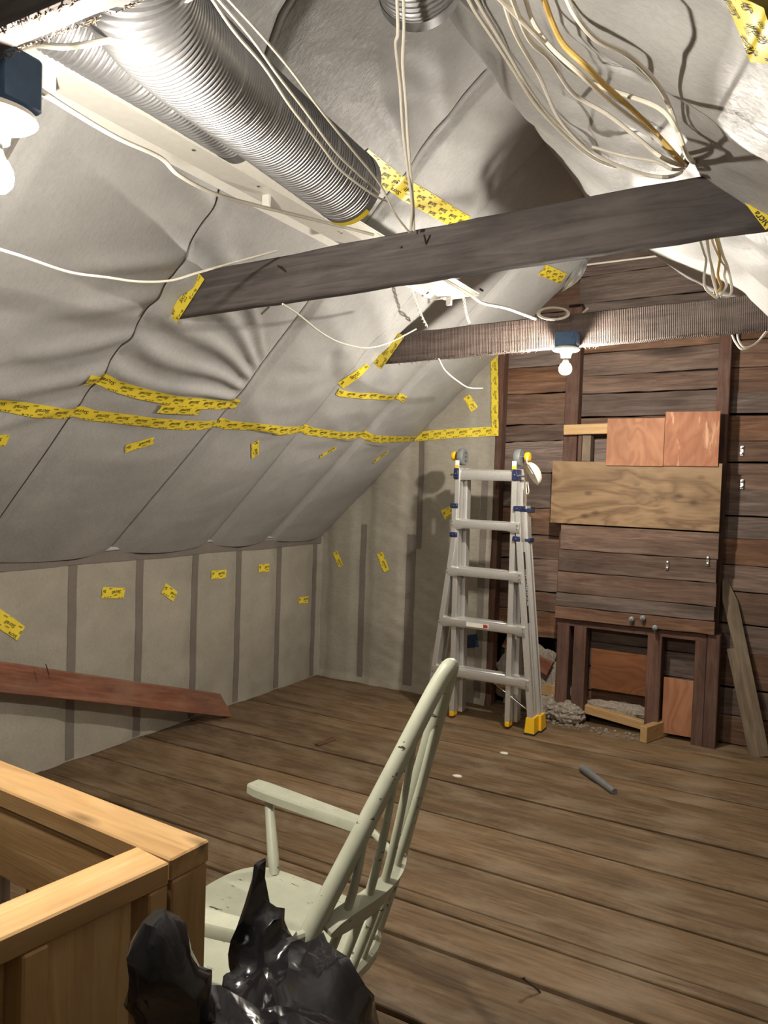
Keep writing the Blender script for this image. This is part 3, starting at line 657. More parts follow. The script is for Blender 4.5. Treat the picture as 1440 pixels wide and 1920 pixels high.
    # legs, stretchers, rockers
    for sy in (-1, 1):
        yy = Yc + .02 + sy * .215; rk = []
        for i in range(21):
            x = -1.55 + 1.0 * i / 20; rk.append(V((x, yy + sy * .10, .022 + .10 * ((x + 1.08) / .5) ** 2 * .9)))
        mb = MB()
        for p in rk: mb.v += [p + V((0, -.013, .02)), p + V((0, .013, .02)), p + V((0, .013, -.02)), p + V((0, -.013, -.02))]
        mb.f = [(i * 4 + k, i * 4 + (k + 1) % 4, (i + 1) * 4 + (k + 1) % 4, (i + 1) * 4 + k) for i in range(20) for k in range(4)] + [(0, 1, 2, 3), (83, 82, 81, 80)]
        mb.obj('rocker', M_CHAIR, t)
        for x0, x1 in ((-1.24, -1.30), (-.96, -1.0)):
            zb = .03 + .09 * ((x1 + 1.08) / .5) ** 2
            MB().tube([V((x0, yy - sy * .04, .405)), V(((x0 + x1) / 2, yy + sy * .03, .22)), V((x1, yy + sy * .10, zb))], [.014, .019, .013], 12).obj('leg', M_CHAIR, t)
        MB().tube([V((-1.27, yy + sy * .033, .21)), V((-.98, yy + sy * .033, .21))], .009, 8).obj('stretcher', M_CHAIR, t)
    MB().tube([V((-1.27, Yc - .225, .21)), V((-1.27, Yc + .265, .21))], .010, 8).obj('stretcher', M_CHAIR, t)
rocking_chair()

# ------------------------------------------------------------------ timber guard round the stairs
ZG = .88; k_ = (1.5 - ZG) / .6
g = thing('stair_guard', 'new pine stud guard rail around the stair opening', 'railing', (-.9, .95, 0))
RB = Matrix.Rotation(math.radians(-3.0), 3, 'Z')
c0 = V((-.886, .953, 0)); bx_ = RB @ V((-1, 0, 0)); by_ = RB @ V((0, 1, 0))
def gb(name, p0, p1, wy, hz, mat=M_PINE, up=(0, 0, 1), **kw): return board(name, p0, p1, wy, hz, mat, g, up, .003, **kw)
gb('top_rail', c0 + V((0, 0, ZG - .019)), c0 + bx_ * 1.3 + V((0, 0, ZG - .019)), .087, .038)
gb('apron_board', c0 + bx_ * .04 - by_ * .0245 + V((0, 0, ZG - .038 - .07)), c0 + bx_ * 1.3 - by_ * .0245 + V((0, 0, ZG - .038 - .07)), .034, .138)
for d in (.02, .44, .60, .86, 1.28): gb('stud', c0 + bx_ * d + by_ * (.0 if d < .1 else .02) + V((0, 0, .0)), c0 + bx_ * d + by_ * (.0 if d < .1 else .02) + V((0, 0, ZG - .038)), .04, .083 if d < .1 else .04, M_PINE, (0, 1, 0)) if d != .6 else None
for i, d in enumerate((.54, .67, .78, .99, 1.10, 1.2)): gb('infill_board', c0 + bx_ * d - by_ * .022 + V((0, 0, .0)), c0 + bx_ * d - by_ * .022 + V((0, 0, ZG - .178)), .10, .018, M_DUSTY, (0, 1, 0))
f0 = V((-.926, .908, 0)); fd = V((-.124, -.992, 0)).normalized(); fs_ = V((fd.y, -fd.x, 0)); fs_ = -fs_ if fs_.x < 0 else fs_
gb('top_rail', f0 + V((0, 0, ZG - .019)), f0 + fd * 1.7 + V((0, 0, ZG - .019)), .085, .038)
z1 = ZG - .038
gb('corner_stud', f0 + fd * .022 + fs_ * .012 + V((0, 0, 0)), f0 + fd * .022 + fs_ * .012 + V((0, 0, z1)), .06, .04, M_PINE, (0, 1, 0))
gb('side_board', f0 + fd * .13 + fs_ * .012 + V((0, 0, .0)), f0 + fd * .13 + fs_ * .012 + V((0, 0, z1 - .001)), .15, .022, M_PINE2, tuple(fs_))
gb('stud', f0 + fd * .225 + fs_ * .016, f0 + fd * .225 + fs_ * .016 + V((0, 0, z1)), .038, .06, M_PINE, tuple(fs_))
gb('header_board', f0 + fd * .25 - fs_ * .004 + V((0, 0, z1 - .06)), f0 + fd * 1.7 - fs_ * .004 + V((0, 0, z1 - .06)), .03, .118)
for d in (.345, .75, 1.15, 1.6): gb('stud', f0 + fd * d + fs_ * .016, f0 + fd * d + fs_ * .016 + V((0, 0, z1)), .06, .05, M_PINE, tuple(fs_))
for d in (.30, .40, .50, .62): gb('infill_board', f0 + fd * d - fs_ * .05, f0 + fd * d - fs_ * .05 + V((0, 0, z1 - .12)), .095, .018, M_DUSTY, tuple(fs_))

# ------------------------------------------------------------------ bin bag
def bin_bag():
    bm = bmesh.new()
    def blob(c, r, sub=4):
        o = bmesh.ops.create_icosphere(bm, subdivisions=sub, radius=1)
        for v in o['verts']: v.co = V((c[0] + v.co.x * r[0], c[1] + v.co.y * r[1], c[2] + v.co.z * r[2]))
    def ear(pts, ws, th):
        P_ = spline(pts, 8); n_ = len(P_); vs = []
        for i, p in enumerate(P_):
            T_ = (P_[min(i + 1, n_ - 1)] - P_[max(i - 1, 0)]).normalized(); u = i / (n_ - 1) * (len(ws) - 1); j = min(int(u), len(ws) - 2); wd = ws[j] + (ws[j + 1] - ws[j]) * (u - j)
            a_ = (cr - T_ * cr.dot(T_)).normalized(); b_ = T_.cross(a_); t_ = th[0] + (th[1] - th[0]) * i / (n_ - 1)
            for k in range(16):
                q = 2 * math.pi * k / 16; f = 1 + .25 * math.cos(3 * q + 1) * (i / n_); vs.append(bm.verts.new(p + a_ * math.cos(q) * wd + b_ * math.sin(q) * t_ * f))
        for i in range(n_ - 1):
            for k in range(16): bm.faces.new([vs[i * 16 + k], vs[i * 16 + (k + 1) % 16], vs[(i + 1) * 16 + (k + 1) % 16], vs[(i + 1) * 16 + k]])
        bm.faces.new(vs[:16][::-1]); bm.faces.new(vs[-16:])
    P = at
    blob((-.60, .86, .26), (.24, .21, .27)); blob((-.60, .86, .50), (.20, .18, .26))
    blob(P(572, 1912, 1.15), (.098, .09, .10)); blob(P(392, 1990, 1.02), (.085, .08, .09)); blob(P(640, 1960, 1.15), (.06, .06, .065)); blob(P(490, 1900, 1.12), (.05, .05, .06))
    ear([P(520, 1890, 1.16), P(498, 1800, 1.18), P(482, 1730, 1.19), P(487, 1670, 1.20), P(500, 1607, 1.20)], (.075, .058, .038, .026, .007), (.045, .008))
    ear([P(345, 1960, .99), P(312, 1860, .98), P(298, 1790, .975), P(292, 1728, .97)], (.062, .036, .026, .010), (.04, .010))
    ear([P(480, 1900, 1.13), P(430, 1840, 1.13), P(432, 1805, 1.14)], (.04, .02, .008), (.03, .008))
    ear([P(560, 1850, 1.18), P(535, 1770, 1.2), P(524, 1702, 1.2)], (.05, .03, .006), (.03, .007))
    me = bpy.data.meshes.new('bin_bag'); bm.to_mesh(me); bm.free(); o = link('tmp_bag', me)
    md = o.modifiers.new('r', 'REMESH'); md.mode = 'VOXEL'; md.voxel_size = .008
    sm = o.modifiers.new('s', 'SMOOTH'); sm.iterations = 6; sm.factor = .6
    dg = bpy.context.evaluated_depsgraph_get(); ev = o.evaluated_get(dg); m2 = bpy.data.meshes.new_from_object(ev)
    bpy.data.objects.remove(o)
    nrm_ = [v.normal.copy() for v in m2.vertices]
    for v, n_ in zip(m2.vertices, nrm_):
        p = v.co.copy()
        q = p + V((noise.noise(p * 5), noise.noise(p * 5 + V((9, 0, 0))), 0)) * .05
        r1 = 1 - abs(noise.noise(q * 7)) * 2.4; w_ = V((q.x * 15, q.y * 15, q.z * 6)); r3 = 1 - abs(noise.noise(w_ + V((7, 3, 1)))) * 2.4
        k = smooth(0, .08, p.z)
        v.co = p + n_ * (.020 * max(0, r1) ** 2 + .016 * max(0, r3) ** 2 - .010) * k
        v.co.z = max(.003, v.co.z)
    o = link('tmp_bag', m2); dm = o.modifiers.new('d', 'DECIMATE'); dm.ratio = min(1, 5200 / max(1, len(m2.polygons) * 2))
    dg = bpy.context.evaluated_depsgraph_get(); m3_ = bpy.data.meshes.new_from_object(o.evaluated_get(dg)); bpy.data.objects.remove(o); m2 = m3_
    m2.name = 'bin_bag'; m2.materials.clear(); m2.materials.append(M_BAG); m2.shade_smooth(); m2.set_sharp_from_angle(angle=math.radians(36))
    tag(link('bin_bag', m2), 'glossy black plastic bin bag slumped beside the pine guard rail', 'bin bag')
bin_bag()

def text_tris(body, size, shear=.22, off=.012):
    c = bpy.data.curves.new('txt', 'FONT'); c.body = body; c.size = size; c.shear = shear; c.offset = off * size; c.align_x = 'CENTER'; c.align_y = 'CENTER'; c.resolution_u = 2
    o = bpy.data.objects.new('txt', c); COL.objects.link(o); dg = bpy.context.evaluated_depsgraph_get(); me = o.evaluated_get(dg).to_mesh(); me.calc_loop_triangles()
    tr = [[(me.vertices[i].co.x, me.vertices[i].co.y) for i in lt.vertices] for lt in me.loop_triangles]
    o.evaluated_get(dg).to_mesh_clear(); bpy.data.objects.remove(o); bpy.data.curves.remove(c); return tr
# ------------------------------------------------------------------ ladder
def ladder():
    yf = 4.50
    t = thing('folding_ladder', 'aluminium multi-position folding ladder standing against the gable wall', 'ladder', (-1.81, 4.55, 0))
    XL, XR_ = -2.005, -1.625; top = 1.66
    def rail(name, a, b, wx=.034, dy=.062, mat=M_ALU): return board(name, a, b, dy, wx, mat, t, up=(1, 0, 0), bev=.003)
    rungz = [1.59, 1.275, .97, .64, .315]
    fy = lambda z: yf + .02 + (1.66 - z) * .03           # front half leans back towards the top slightly
    by = lambda z: yf + .10 + (1.66 - z) * .035
    for x in (XL, XR_):
        r = rail('inner_rail', (x, fy(.05), .05), (x, fy(1.63), 1.63))
        MB().box((x, fy(.04), .035), (.03, .066, .035), None, .004).obj('rail_cap', M_YEL, r)
        rail('rear_rail', (x + .02, by(.05), .03), (x + .02, by(1.63), 1.63))
    # outer flared rails
    for s, x0, xm, x1 in ((-1, XL - .012, XL - .012, -2.165), (1, XR_ + .03, XR_ + .045, -1.475)):
        for yy, nm in ((fy, 'outer_rail'), (by, 'rear_outer_rail')):
            off = 0 if nm[0] == 'o' else (.016 * s)
            p = [V((x0 + off, yy(1.40) - .005, 1.40)), V((xm + off, yy(1.18) - .005, 1.18)), V((x1 + off, yy(.10) - .005, .10))]
            rail(nm, p[0], p[1] + (p[0] - p[1]).normalized() * -.006, .034, .074); o = rail(nm, p[1], p[2], .034, .074)
            # side channel lips
            fm = MB(); d = (p[2] - p[1]).normalized()
            for e in (-.024, .024): fm.tube([p[1] + V((s * .017, e, 0)), p[2] + V((s * .017, e, 0))], .0045, 6)
            fm.obj('rail_lip', M_ALU, o)
            foot = MB(); c = p[2] + d * .045
            foot.add([c + V((sx * (.032 if z < 0 else .026), sy * (.05 if z < 0 else .042), z)) for z in (-.05, .05) for sx, sy in ((-1, -1), (1, -1), (1, 1), (-1, 1))], [(0, 1, 2, 3), (7, 6, 5, 4), (0, 4, 5, 1), (1, 5, 6, 2), (2, 6, 7, 3), (3, 7, 4, 0)])
            ft = foot.obj('foot', M_YEL, t, False); tr = MB().box(c + V((0, 0, -.049)), (.07, .105, .014), None, .003).obj('rubber_tread', M_RUB, ft)
    # rungs
    for i, z in enumerate(rungz):
        for yy, rear in ((fy, 0), (by, 1)):
            u = (1.18 - z) / 1.08; xl = XL - .012 + max(0, u) * (-2.165 - XL + .012) if i else XL; xr = XR_ + .04 + max(0, u) * (-1.475 - XR_ - .04) if i else XR_
            y = yy(z) - (.028 if i else .0); mb = MB(); prof = [(-.030, -.012), (-.026, .012), (.0, .018), (.026, .014), (.028, -.006), (.02, -.02), (-.02, -.022)]
            stn = [(xl - .012, .7, .62), (xl + .03, .8, .8), (xl + .075, 1, 1), (xr - .075, 1, 1), (xr - .03, .8, .9), (xr + .012, .72, 1.25)] if i else [(xl, 1, 1), (xr, 1, 1)]
            for x, kz, ky in stn: mb.v += [V((x, y + a * .8 * ky, z + b * (1.7 if not i else 1.35) * (1 if kz == 1 else 1.3))) for a, b in prof]
            n = len(prof); mb.f = [(a * n + k, a * n + (k + 1) % n, (a + 1) * n + (k + 1) % n, (a + 1) * n + k) for a in range(len(stn) - 1) for k in range(n)] + [tuple(range(n)), tuple((len(stn) - 1) * n + k for k in range(n - 1, -1, -1))]
            rg = mb.obj('rung', M_ALU, t)
            if i and not rear:
                for x in (xl, xr):
                    for e in (-.012, .012): MB().lathe((x, y - .03, z + e), [(.0045, 0), (.004, -.004), (.0005, -.005)], (0, 1, 0), 8).obj('rivet', M_STEEL, rg)
            if i == 3 and not rear:
                lab = MB().box(((xl + xr) / 2 - .02, y - .0262, z - .003), (.15, .001, .026)).obj('label', M_WHITE, rg, False)
                MB().box(((xl + xr) / 2 + .035, y - .0272, z - .003), (.03, .001, .02)).obj('red_patch', M_REDL, rg, False)
        # inner rungs behind the outer ones
        if i: MB().box(((XL + XR_) / 2, fy(z) + .005, z + .012), (XR_ - XL, .03, .026), None, .006).obj('inner_rung', M_ALU, t)
    # brackets
    for z in (1.385, 1.20):
        for x, sg in ((XL - .014, -1), (XR_ + .03, 1)):
            MB().box((x, fy(z) + .0, z), (.05, .094, .032), None, .004).obj('clamp_bracket', M_BLUEPL, t)
            if sg > 0: MB().box((x + .035, by(z), z - .01), (.05, .085, .026), None, .004).obj('clamp_bracket', M_BLUEPL, t)
            MB().lathe((x, fy(z) - .048, z), [(.005, 0), (.004, -.005), (.0005, -.006)], (0, 1, 0), 8).obj('bolt', M_STEEL, t)
    for x, sg in ((XL - .006, -1), (XR_ + .006, 1)):
        MB().box((x, fy(1.59), 1.59), (.034, .084, .07), None, .005).obj('rung_bracket', M_BLUEPL, t)
        MB().lathe((x, fy(1.59) - .043, 1.59), [(.006, 0), (.005, -.005), (.0005, -.006)], (0, 1, 0), 8).obj('bolt', M_STEEL, t)
        MB().tube([(x, fy(1.59), 1.585), (x + sg * .055, fy(1.59), 1.585)], .007, 10).obj('spring_lock', M_STEEL, t)
    # hinges
    for x, sg in ((XL, -1), (XR_, 1)):
        yc = yf + .065; h = MB().lathe((x, yc, 1.70), [(.002, -.02), (.05, -.02), (.054, -.014), (.054, .014), (.05, .02), (.002, .02)], (1, 0, 0), 28).obj('hinge', M_GREYP, t)
        for k in range(3): MB().box((x + sg * -.0205, yc, 1.70 + (k - 1) * .026), (.003, .03, .008), None, .001).obj('hinge_slot', M_STEEL, h)
        MB().tube([(x + sg * .018, yc, 1.705), (x + sg * .05, yc, 1.705)], .008, 10).obj('hinge_pin', M_STEEL, h)
        MB().lathe((x + sg * .042, yc, 1.705), [(.003, 0), (.026, 0), (.03, .006), (.03, .022), (.024, .03), (.003, .032)], (sg, 0, 0), 20).obj('hinge_knob', M_YEL, t)
        MB().box((x, fy(1.65) - .034, 1.65), (.028, .004, .05), None, .001).obj('rail_sticker', M_WHITE, t); MB().box((x, fy(1.63) - .036, 1.635), (.024, .003, .02), None, .001).obj('warning_sticker', M_YEL, t)
    # braces
    for a, b in (((XR_ - .10, fy(.29) - .02, .285), (-1.485, fy(.13) - .01, .135)), ((XL + .03, fy(.29) - .02, .285), (-2.13, fy(.13) - .01, .135))):
        board('brace', a, b, .006, .022, M_STEEL, t, up=(0, -1, 0), bev=.002)
    tp = V((-1.558, fy(.95) - .008, .98)); dn = (V((-1.475, fy(.10), .10)) - V((XR_ + .045, fy(1.18), 1.18))).normalized(); mb = MB()
    a_ = V((XR_ + .045 + .0185, fy(1.18) - .005, 1.18)); fwd = V((0, -1, 0)); Lr = ((V((-1.475, 0, .10)) - V((XR_ + .045, 0, 1.18))).length)
    b0_ = MB(); sd_ = V((-dn.z, 0, dn.x)); sd_ = sd_ if sd_.x > 0 else -sd_
    for u_, v_ in ((.06, -.018), (.50, -.018), (.50, .018), (.06, .018)): b0_.v.append(a_ + dn * u_ + fwd * v_)
    b0_.f = [(0, 1, 2, 3)]; pn = b0_.obj('side_label', M_INK, t, False); tt = text_tris('MULTI-MAX PRO', .03, 0.0, .01)
    for tr in tt:
        n0 = len(mb.v); mb.v += [a_ + dn * (.28 - x_) + fwd * (-y_) + sd_ * .0012 for x_, y_ in tr]; mb.f.append((n0, n0 + 1, n0 + 2))
    mb.obj('side_lettering', M_WHITE, t, False)
    # loosened lever
    board('foot_lever', (-1.53, fy(.24) + .05, .27), (-1.505, fy(.24) + .05, .17), .014, .03, M_YEL, t, up=(0, -1, 0), bev=.003)
    return t
LAD = ladder()
# dust mask on the ladder
t = thing('dust_mask', 'white dust mask hanging from the right hinge knob of the ladder', 'mask', (-1.535, 4.5, 1.57))
mb = MB(); R = Matrix.Rotation(math.radians(-35), 3, 'Y') @ Matrix.Rotation(.5, 3, 'Z')
for i in range(9):
    a = math.pi / 2 * i / 8
    for k in range(20):
        b = 2 * math.pi * k / 20; r = math.cos(a) * (1 + .05 * math.sin(3 * b)); mb.v.append(V((-1.545, 4.50, 1.585)) + R @ V((.03 + .055 * math.sin(a), .072 * r * math.cos(b), .076 * r * math.sin(b))))
mb.f = [(i * 20 + k, i * 20 + (k + 1) % 20, (i + 1) * 20 + (k + 1) % 20, (i + 1) * 20 + k) for i in range(8) for k in range(20)]; mb.obj('cup', M_MASK, t)
MB().tube(spline([(-1.55, 4.5, 1.70), (-1.54, 4.48, 1.66), (-1.50, 4.47, 1.60)], 5), .003, 6).obj('strap', M_MASK, t)
MB().tube(spline([(-1.53, 4.47, 1.55), (-1.52, 4.47, 1.49), (-1.54, 4.49, 1.48), (-1.55, 4.5, 1.55)], 5), .003, 6).obj('strap', M_MASK, t)

# ------------------------------------------------------------------ things on the floor
pa, pb_ = onX(-120, 1240, -3.21), onX(428, 1322, -3.21)
pl = thing('leaning_plank', 'long red-brown plank sloping down along the knee wall to the floor', 'plank', (pb_.x, pb_.y, 0))
p0 = V((-3.295, .90, .97)); p1 = V((-3.19, 3.72, .075))
o = board('timber', p0, p1, .045, .135, M_REDP, pl, up=(0, 0, 1), bev=.004, jag=.002, seg=12)
for v in o.data.vertices:                                   # slanted cut at the foot
    if v.co.x > (p1 - p0).length / 2 - .01: v.co.x += -1.3 * v.co.z - .02
MB().tube([onX(92, 1265, -3.17), onX(86, 1245, -3.17)], .0025, 6).obj('nail', M_NAIL, pl)
tag(MB().tube([onZ(1092, 1440, .018), onZ(1152, 1485, .014)], [.022, .017], 12).obj('grey_rod', M_PIPE), 'grey metal rod lying alone on the floor planks', 'rod')
nl = thing('bent_nail', 'bent dark nail sticking up from the near floor planks', 'nail', onZ(1015, 1860))
MB().tube(spline([onZ(1015, 1866, -.01), onZ(1008, 1855, .008), onZ(990, 1842, .03), onZ(981, 1835, .045)], 4), .0035, 6).obj('shank', M_NAIL, nl)
hp = onZ(980, 1834, .046); MB().lathe(hp, [(.001, .003), (.008, .002), (.008, -.001), (.003, -.002)], (-.4, .5, .7), 10).obj('head', M_NAIL, nl)
tag(board('wood_chip', onZ(594, 1397, .007), onZ(626, 1385, .007), .03, .012, M_STUD, None, jag=.002, seg=4), 'small dark wood chip lying on the planks near the chair arm', 'wood chip')
for i, (px, py, lb_) in enumerate(((945, 1412, 'tiny pale paint flake on planks in front of the ladder'), (858, 1455, 'pale plaster flake between the chair back and the ladder'))):
    p = onZ(px, py, .003); mb = MB(); k = 7
    mb.v = [p + V((math.cos(a) * (.025 + .01 * nz(a, i, 1)), math.sin(a) * .018, e)) for e in (-.002, .002) for a in [2 * math.pi * j / k for j in range(k)]]
    mb.f = [tuple(range(k)), tuple(range(2 * k - 1, k - 1, -1))] + [(j, (j + 1) % k, k + (j + 1) % k, k + j) for j in range(k)]; tag(mb.obj('plaster_flake', M_CER), lb_, 'debris')

# ------------------------------------------------------------------ tape with printed words
T_A = text_tris('Sicrall', .0250); T_B = text_tris('SIGA', .0108)
def tape(label, surf, pts, wd=.06, flip=1, name='tape_strip', mat=None, text=True, off=.004, torn=.006, ph=0.0, group='yellow membrane tapes'):
    P = [V((a, b, 0)) for a, b in pts]; acc = [0]
    for a, b in zip(P, P[1:]): acc.append(acc[-1] + (b - a).length)
    Lt = acc[-1]; random.seed(int(Lt * 1e5) % 9999)
    def pos(u, v):
        u = max(0, min(Lt, u)); j = 0
        while j < len(P) - 2 and acc[j + 1] < u: j += 1
        d = (P[j + 1] - P[j]); l = d.length; c = P[j] + d * ((u - acc[j]) / l)
        dm = d / l
        if len(P) > 2:                                       # soften the direction at bends
            e = .08; ja = j if (u - acc[j]) > e or j == 0 else j - 1; jb = j if (acc[j + 1] - u) > e or j >= len(P) - 2 else j + 1
            dm = ((P[ja + 1] - P[ja]).normalized() + (P[jb + 1] - P[jb]).normalized()).normalized()
        q = c + V((-dm.y, dm.x, 0)) * v; return q
    nu = max(3, int(Lt / .02)); nv = 4; mb = MB()
    for i in range(nu + 1):
        for k in range(nv + 1):
            u = Lt * i / nu; v = wd * (k / nv - .5)
            if i in (0, nu): u += random.uniform(-torn, torn)
            uu = u; q = pos(max(0, min(Lt, uu)), v)
            mb.v.append(surf(q.x, q.y, off))
    mb.f = [(i * (nv + 1) + k, (i + 1) * (nv + 1) + k, (i + 1) * (nv + 1) + k + 1, i * (nv + 1) + k + 1) for i in range(nu) for k in range(nv)]
    me = bpy.data.meshes.new(name); me.from_pydata([tuple(p) for p in mb.v], [], mb.f); me.materials.append(mat or M_TAPE); me.shade_smooth()
    ctr = mb.v[len(mb.v) // 2].copy(); me.transform(Matrix.Translation(-ctr)); o = link(name, me, None, Matrix.Translation(ctr)); tag(o, label, 'tape', group)
    if text:
        tb = MB(); ca, sa = math.cos(.10), math.sin(.10); G = mb.v
        n1 = (G[nv + 1] - G[0]).cross(G[1] - G[0]).normalized(); q0 = pos(Lt / 2, 0); nrm = (surf(q0.x, q0.y, .1) - surf(q0.x, q0.y, 0)).normalized()
        def gp(u, v):
            a = min(max(u / Lt * nu, 0), nu - 1e-6); b = min(max((v / wd + .5) * nv, 0), nv - 1e-6); i, k = int(a), int(b); a -= i; b -= k; w_ = nv + 1
            return (G[i * w_ + k] * (1 - a) + G[(i + 1) * w_ + k] * a) * (1 - b) + (G[i * w_ + k + 1] * (1 - a) + G[(i + 1) * w_ + k + 1] * a) * b + nrm * .0015
        for row in range(-3, 4):
            for k in range(-2, int(Lt / .098) + 3):
                u0 = k * .098 + row * .030 + ph; v0 = row * .0175 + .006
                if u0 < -.05 or u0 > Lt + .05 or abs(v0) > wd / 2 + .008: continue
                TT, du = (T_A, 0) if row % 2 == 0 else (T_B, .026)
                for tr in TT:
                    q = [(u0 + du + flip * (x * ca - y * sa), v0 + flip * (x * sa + y * ca)) for x, y in tr]
                    if all(abs(v) < wd / 2 - .001 and .002 < u < Lt - .002 for u, v in q):
                        n0 = len(tb.v)
                        for u, v in q: tb.v.append(gp(u, v))
                        tb.f.append((n0, n0 + 1, n0 + 2))
        if tb.f:
            me = bpy.data.meshes.new('print'); me.from_pydata([tuple(p) for p in tb.v], [], tb.f); me.materials.append(M_INK); link('print', me, o)
    return o
def L2(*pp): return [pxL(x, y) for x, y in pp]
tape('long yellow printed tape running along the slope above the knee wall', ptL, [(-.6, .955), (.9, .95)] + L2((0, 757), (120, 775), (250, 787), (400, 795), (480, 800), (560, 805), (640, 816), (720, 823), (776, 822)), .062, -1)
tape('short yellow tape above the long tape, left of its overlapping patch', ptL, L2((162, 713), (260, 735), (340, 752), (448, 762)), .062, -1, ph=.02, off=.006)
tape('yellow tape patch overlapping the lower edge of the short slope tape', ptL, L2((297, 764), (375, 768)), .05, -1, off=.0085, ph=.05)
tape('yellow tape across the slope behind the wide duct', ptL, L2((676, 296), (740, 343), (800, 378), (872, 420)), .085, -1, ph=.01)
tape('yellow tape stub on the slope at the left end of the bent tape pair', ptL, L2((641, 727), (690, 684)), .05, 1)
tape('lower arm of the bent yellow tape under the sawn beam end', ptL, L2((632, 733), (700, 741), (760, 748)), .045, -1, off=.007)
for (a, b, lb_, wd) in (((-12, 826), (15, 824), 'small yellow tape tab on the lower slope at the left edge', .06), ((234, 841), (288, 825), 'small curled yellow tape tab on the lower slope under the long tape', .05), ((478, 827), (478, 856), 'small upright yellow tape tab under the middle of the long tape', .05),
                        ((598, 856), (631, 838), 'thin slanting yellow tape tab under the long tape, left of its twin', .035), ((699, 867), (728, 845), 'thin slanting yellow tape tab nearest the gable under the long tape', .035)):
    tape(lb_, ptL, L2(a, b), wd, -1, torn=.01)
tape('faint yellow tape on the far slope beside the wire coil', ptL, L2((1016, 505), (1056, 522)), .075, -1)
def G2(*pp): return [pxG(x, y) for x, y in pp]
tape('horizontal yellow tape on the gable membrane above the ladder', ptG, G2((776, 819), (860, 812), (936, 808)), .065, -1, off=.006)
tape('vertical yellow tape along the right edge of the gable membrane', ptG, G2((927, 660), (928, 740), (929, 818)), .055, 1, off=.009)
for (a, b, lb_, wd) in (((629, 1034), (640, 1062), 'upright yellow tape tab on the gable membrane nearest the corner', .045), ((713, 1036), (726, 1071), 'upright yellow tape tab between the two gable stud strips', .055), ((831, 966), (862, 951), 'yellow tape tab on the gable membrane touching the ladder', .07), ((875, 743), (890, 768), 'tilted yellow tape tab high on the gable membrane', .055)):
    tape(lb_, ptG, G2(a, b), wd, -1, torn=.006)
tape('torn dark blue tape piece seen through the lower ladder rungs', ptG, G2((868, 1204), (896, 1201)), .09, 1, 'blue_tape', M_BTAPE, False, torn=.03, group='blue tape')
def K2(*pp): return [pxK(x, y) for x, y in pp]
for (a, b, lb_, wd) in (((-10, 1152), (39, 1188), 'slanting yellow tape tab on the knee wall at the left edge', .075), ((190, 1111), (232, 1112), 'level yellow tape tab on the knee wall, leftmost whole one', .06), ((306, 1102), (328, 1119), 'slanting yellow tape tab on the knee wall, second whole one', .065), ((395, 1078), (423, 1076), 'level yellow tape tab on the knee wall, third whole one', .055),
                        ((484, 1066), (504, 1064), 'small high yellow tape tab on the knee wall, fourth whole one', .055), ((558, 1126), (577, 1124), 'low yellow tape tab on the knee wall nearest the corner', .05)):
    tape(lb_, ptK, K2(a, b), wd, -1, torn=.006)
def R2(*pp): return [pxR(x, y) for x, y in pp]

tape('yellow tape on the right slope at the top right corner', ptR, R2((1400, -20), (1425, 50), (1450, 120)), .075, -1, off=.012)
# tape wrapped on the beam ends
def surfB(yy): return lambda x, z, off: V((x, yy - off, z))
def B2(yy, *pp): r = [onY(x, y, yy) for x, y in pp]; return [(p.x, p.z) for p in r]
tape('yellow tape sealing the left end of the dark beam', surfB(B1Y - .004), B2(B1Y - .004, (324, 596), (376, 514)), .07, 1, off=.006)
tape('yellow tape at the right end of the dark beam', surfB(B1Y - .012), B2(B1Y - .012, (1330, 290), (1370, 300), (1410, 350), (1460, 415)), .07, -1, off=.006)
tape('yellow tape sealing the left end of the sawn beam', surfB(B2Y - .004), B2(B2Y - .004, (706, 686), (750, 624)), .08, 1, off=.006)

# ------------------------------------------------------------------ cables
def cable(label, pts, r=.005, mat=None, n=10, ext=0):
    pts = [V(p) for p in pts]
    if ext: pts = [pts[0] + (pts[0] - pts[1]) * ext] + pts
    P = spline(pts, n); o = MB().tube(P, r, 8).obj('cable', mat or M_CAB, None, True, Matrix.Translation(P[0])); return tag(o, label, 'cable', 'loose electrical cables')
A = at
cable('white cable from the near lamp box sagging past the strip light', [A(50, 152, 1.24), A(130, 205, 1.38), A(220, 258, 1.55), A(300, 295, 1.72), A(335, 328, 1.80), A(400, 362, 1.95), A(480, 385, 2.15), A(590, 412, 2.4), A(700, 440, 2.62)], .0052)
cable('thin pale wire drooping across the left end of the dark beam', [A(-40, 455, 1.7), A(40, 480, 1.8), A(130, 510, 1.95), A(200, 520, 2.05), A(260, 528, 2.15), A(320, 526, 2.26), A(372, 511, 2.36), A(440, 492, 2.5), A(520, 470, 2.62)], .0036, None, 10, 6)
cable('thick white cable crossing in front of the narrow duct', [A(20, 100, 1.34), A(62, 84, 1.35), A(120, 88, 1.36), A(180, 80, 1.38), A(240, 66, 1.40), A(300, 30, 1.40), A(345, 2, 1.38), A(400, -30, 1.36)], .0056)
for lb_, pp, r in (('lowest of three thin wires lying along the wide duct', [(392, -10, 1.40), (440, 60, 1.5), (495, 125, 1.62), (545, 200, 1.75), (600, 270, 1.92), (640, 320, 2.05), (700, 365, 2.2), (728, 378, 2.3)], .0032),
                   ('middle of three thin wires lying along the wide duct', [(402, -10, 1.38), (470, 70, 1.52), (520, 140, 1.64), (570, 205, 1.78), (625, 280, 1.95), (670, 325, 2.1), (712, 362, 2.25)], .003),
                   ('topmost of three thin wires lying along the wide duct', [(420, -10, 1.38), (480, 55, 1.5), (540, 125, 1.64), (600, 205, 1.8), (660, 280, 2.0), (712, 345, 2.2), (740, 400, 2.32), (768, 436, 2.42)], .003)):
    cable(lb_, [A(*q) for q in pp], r, None, 10, 2)
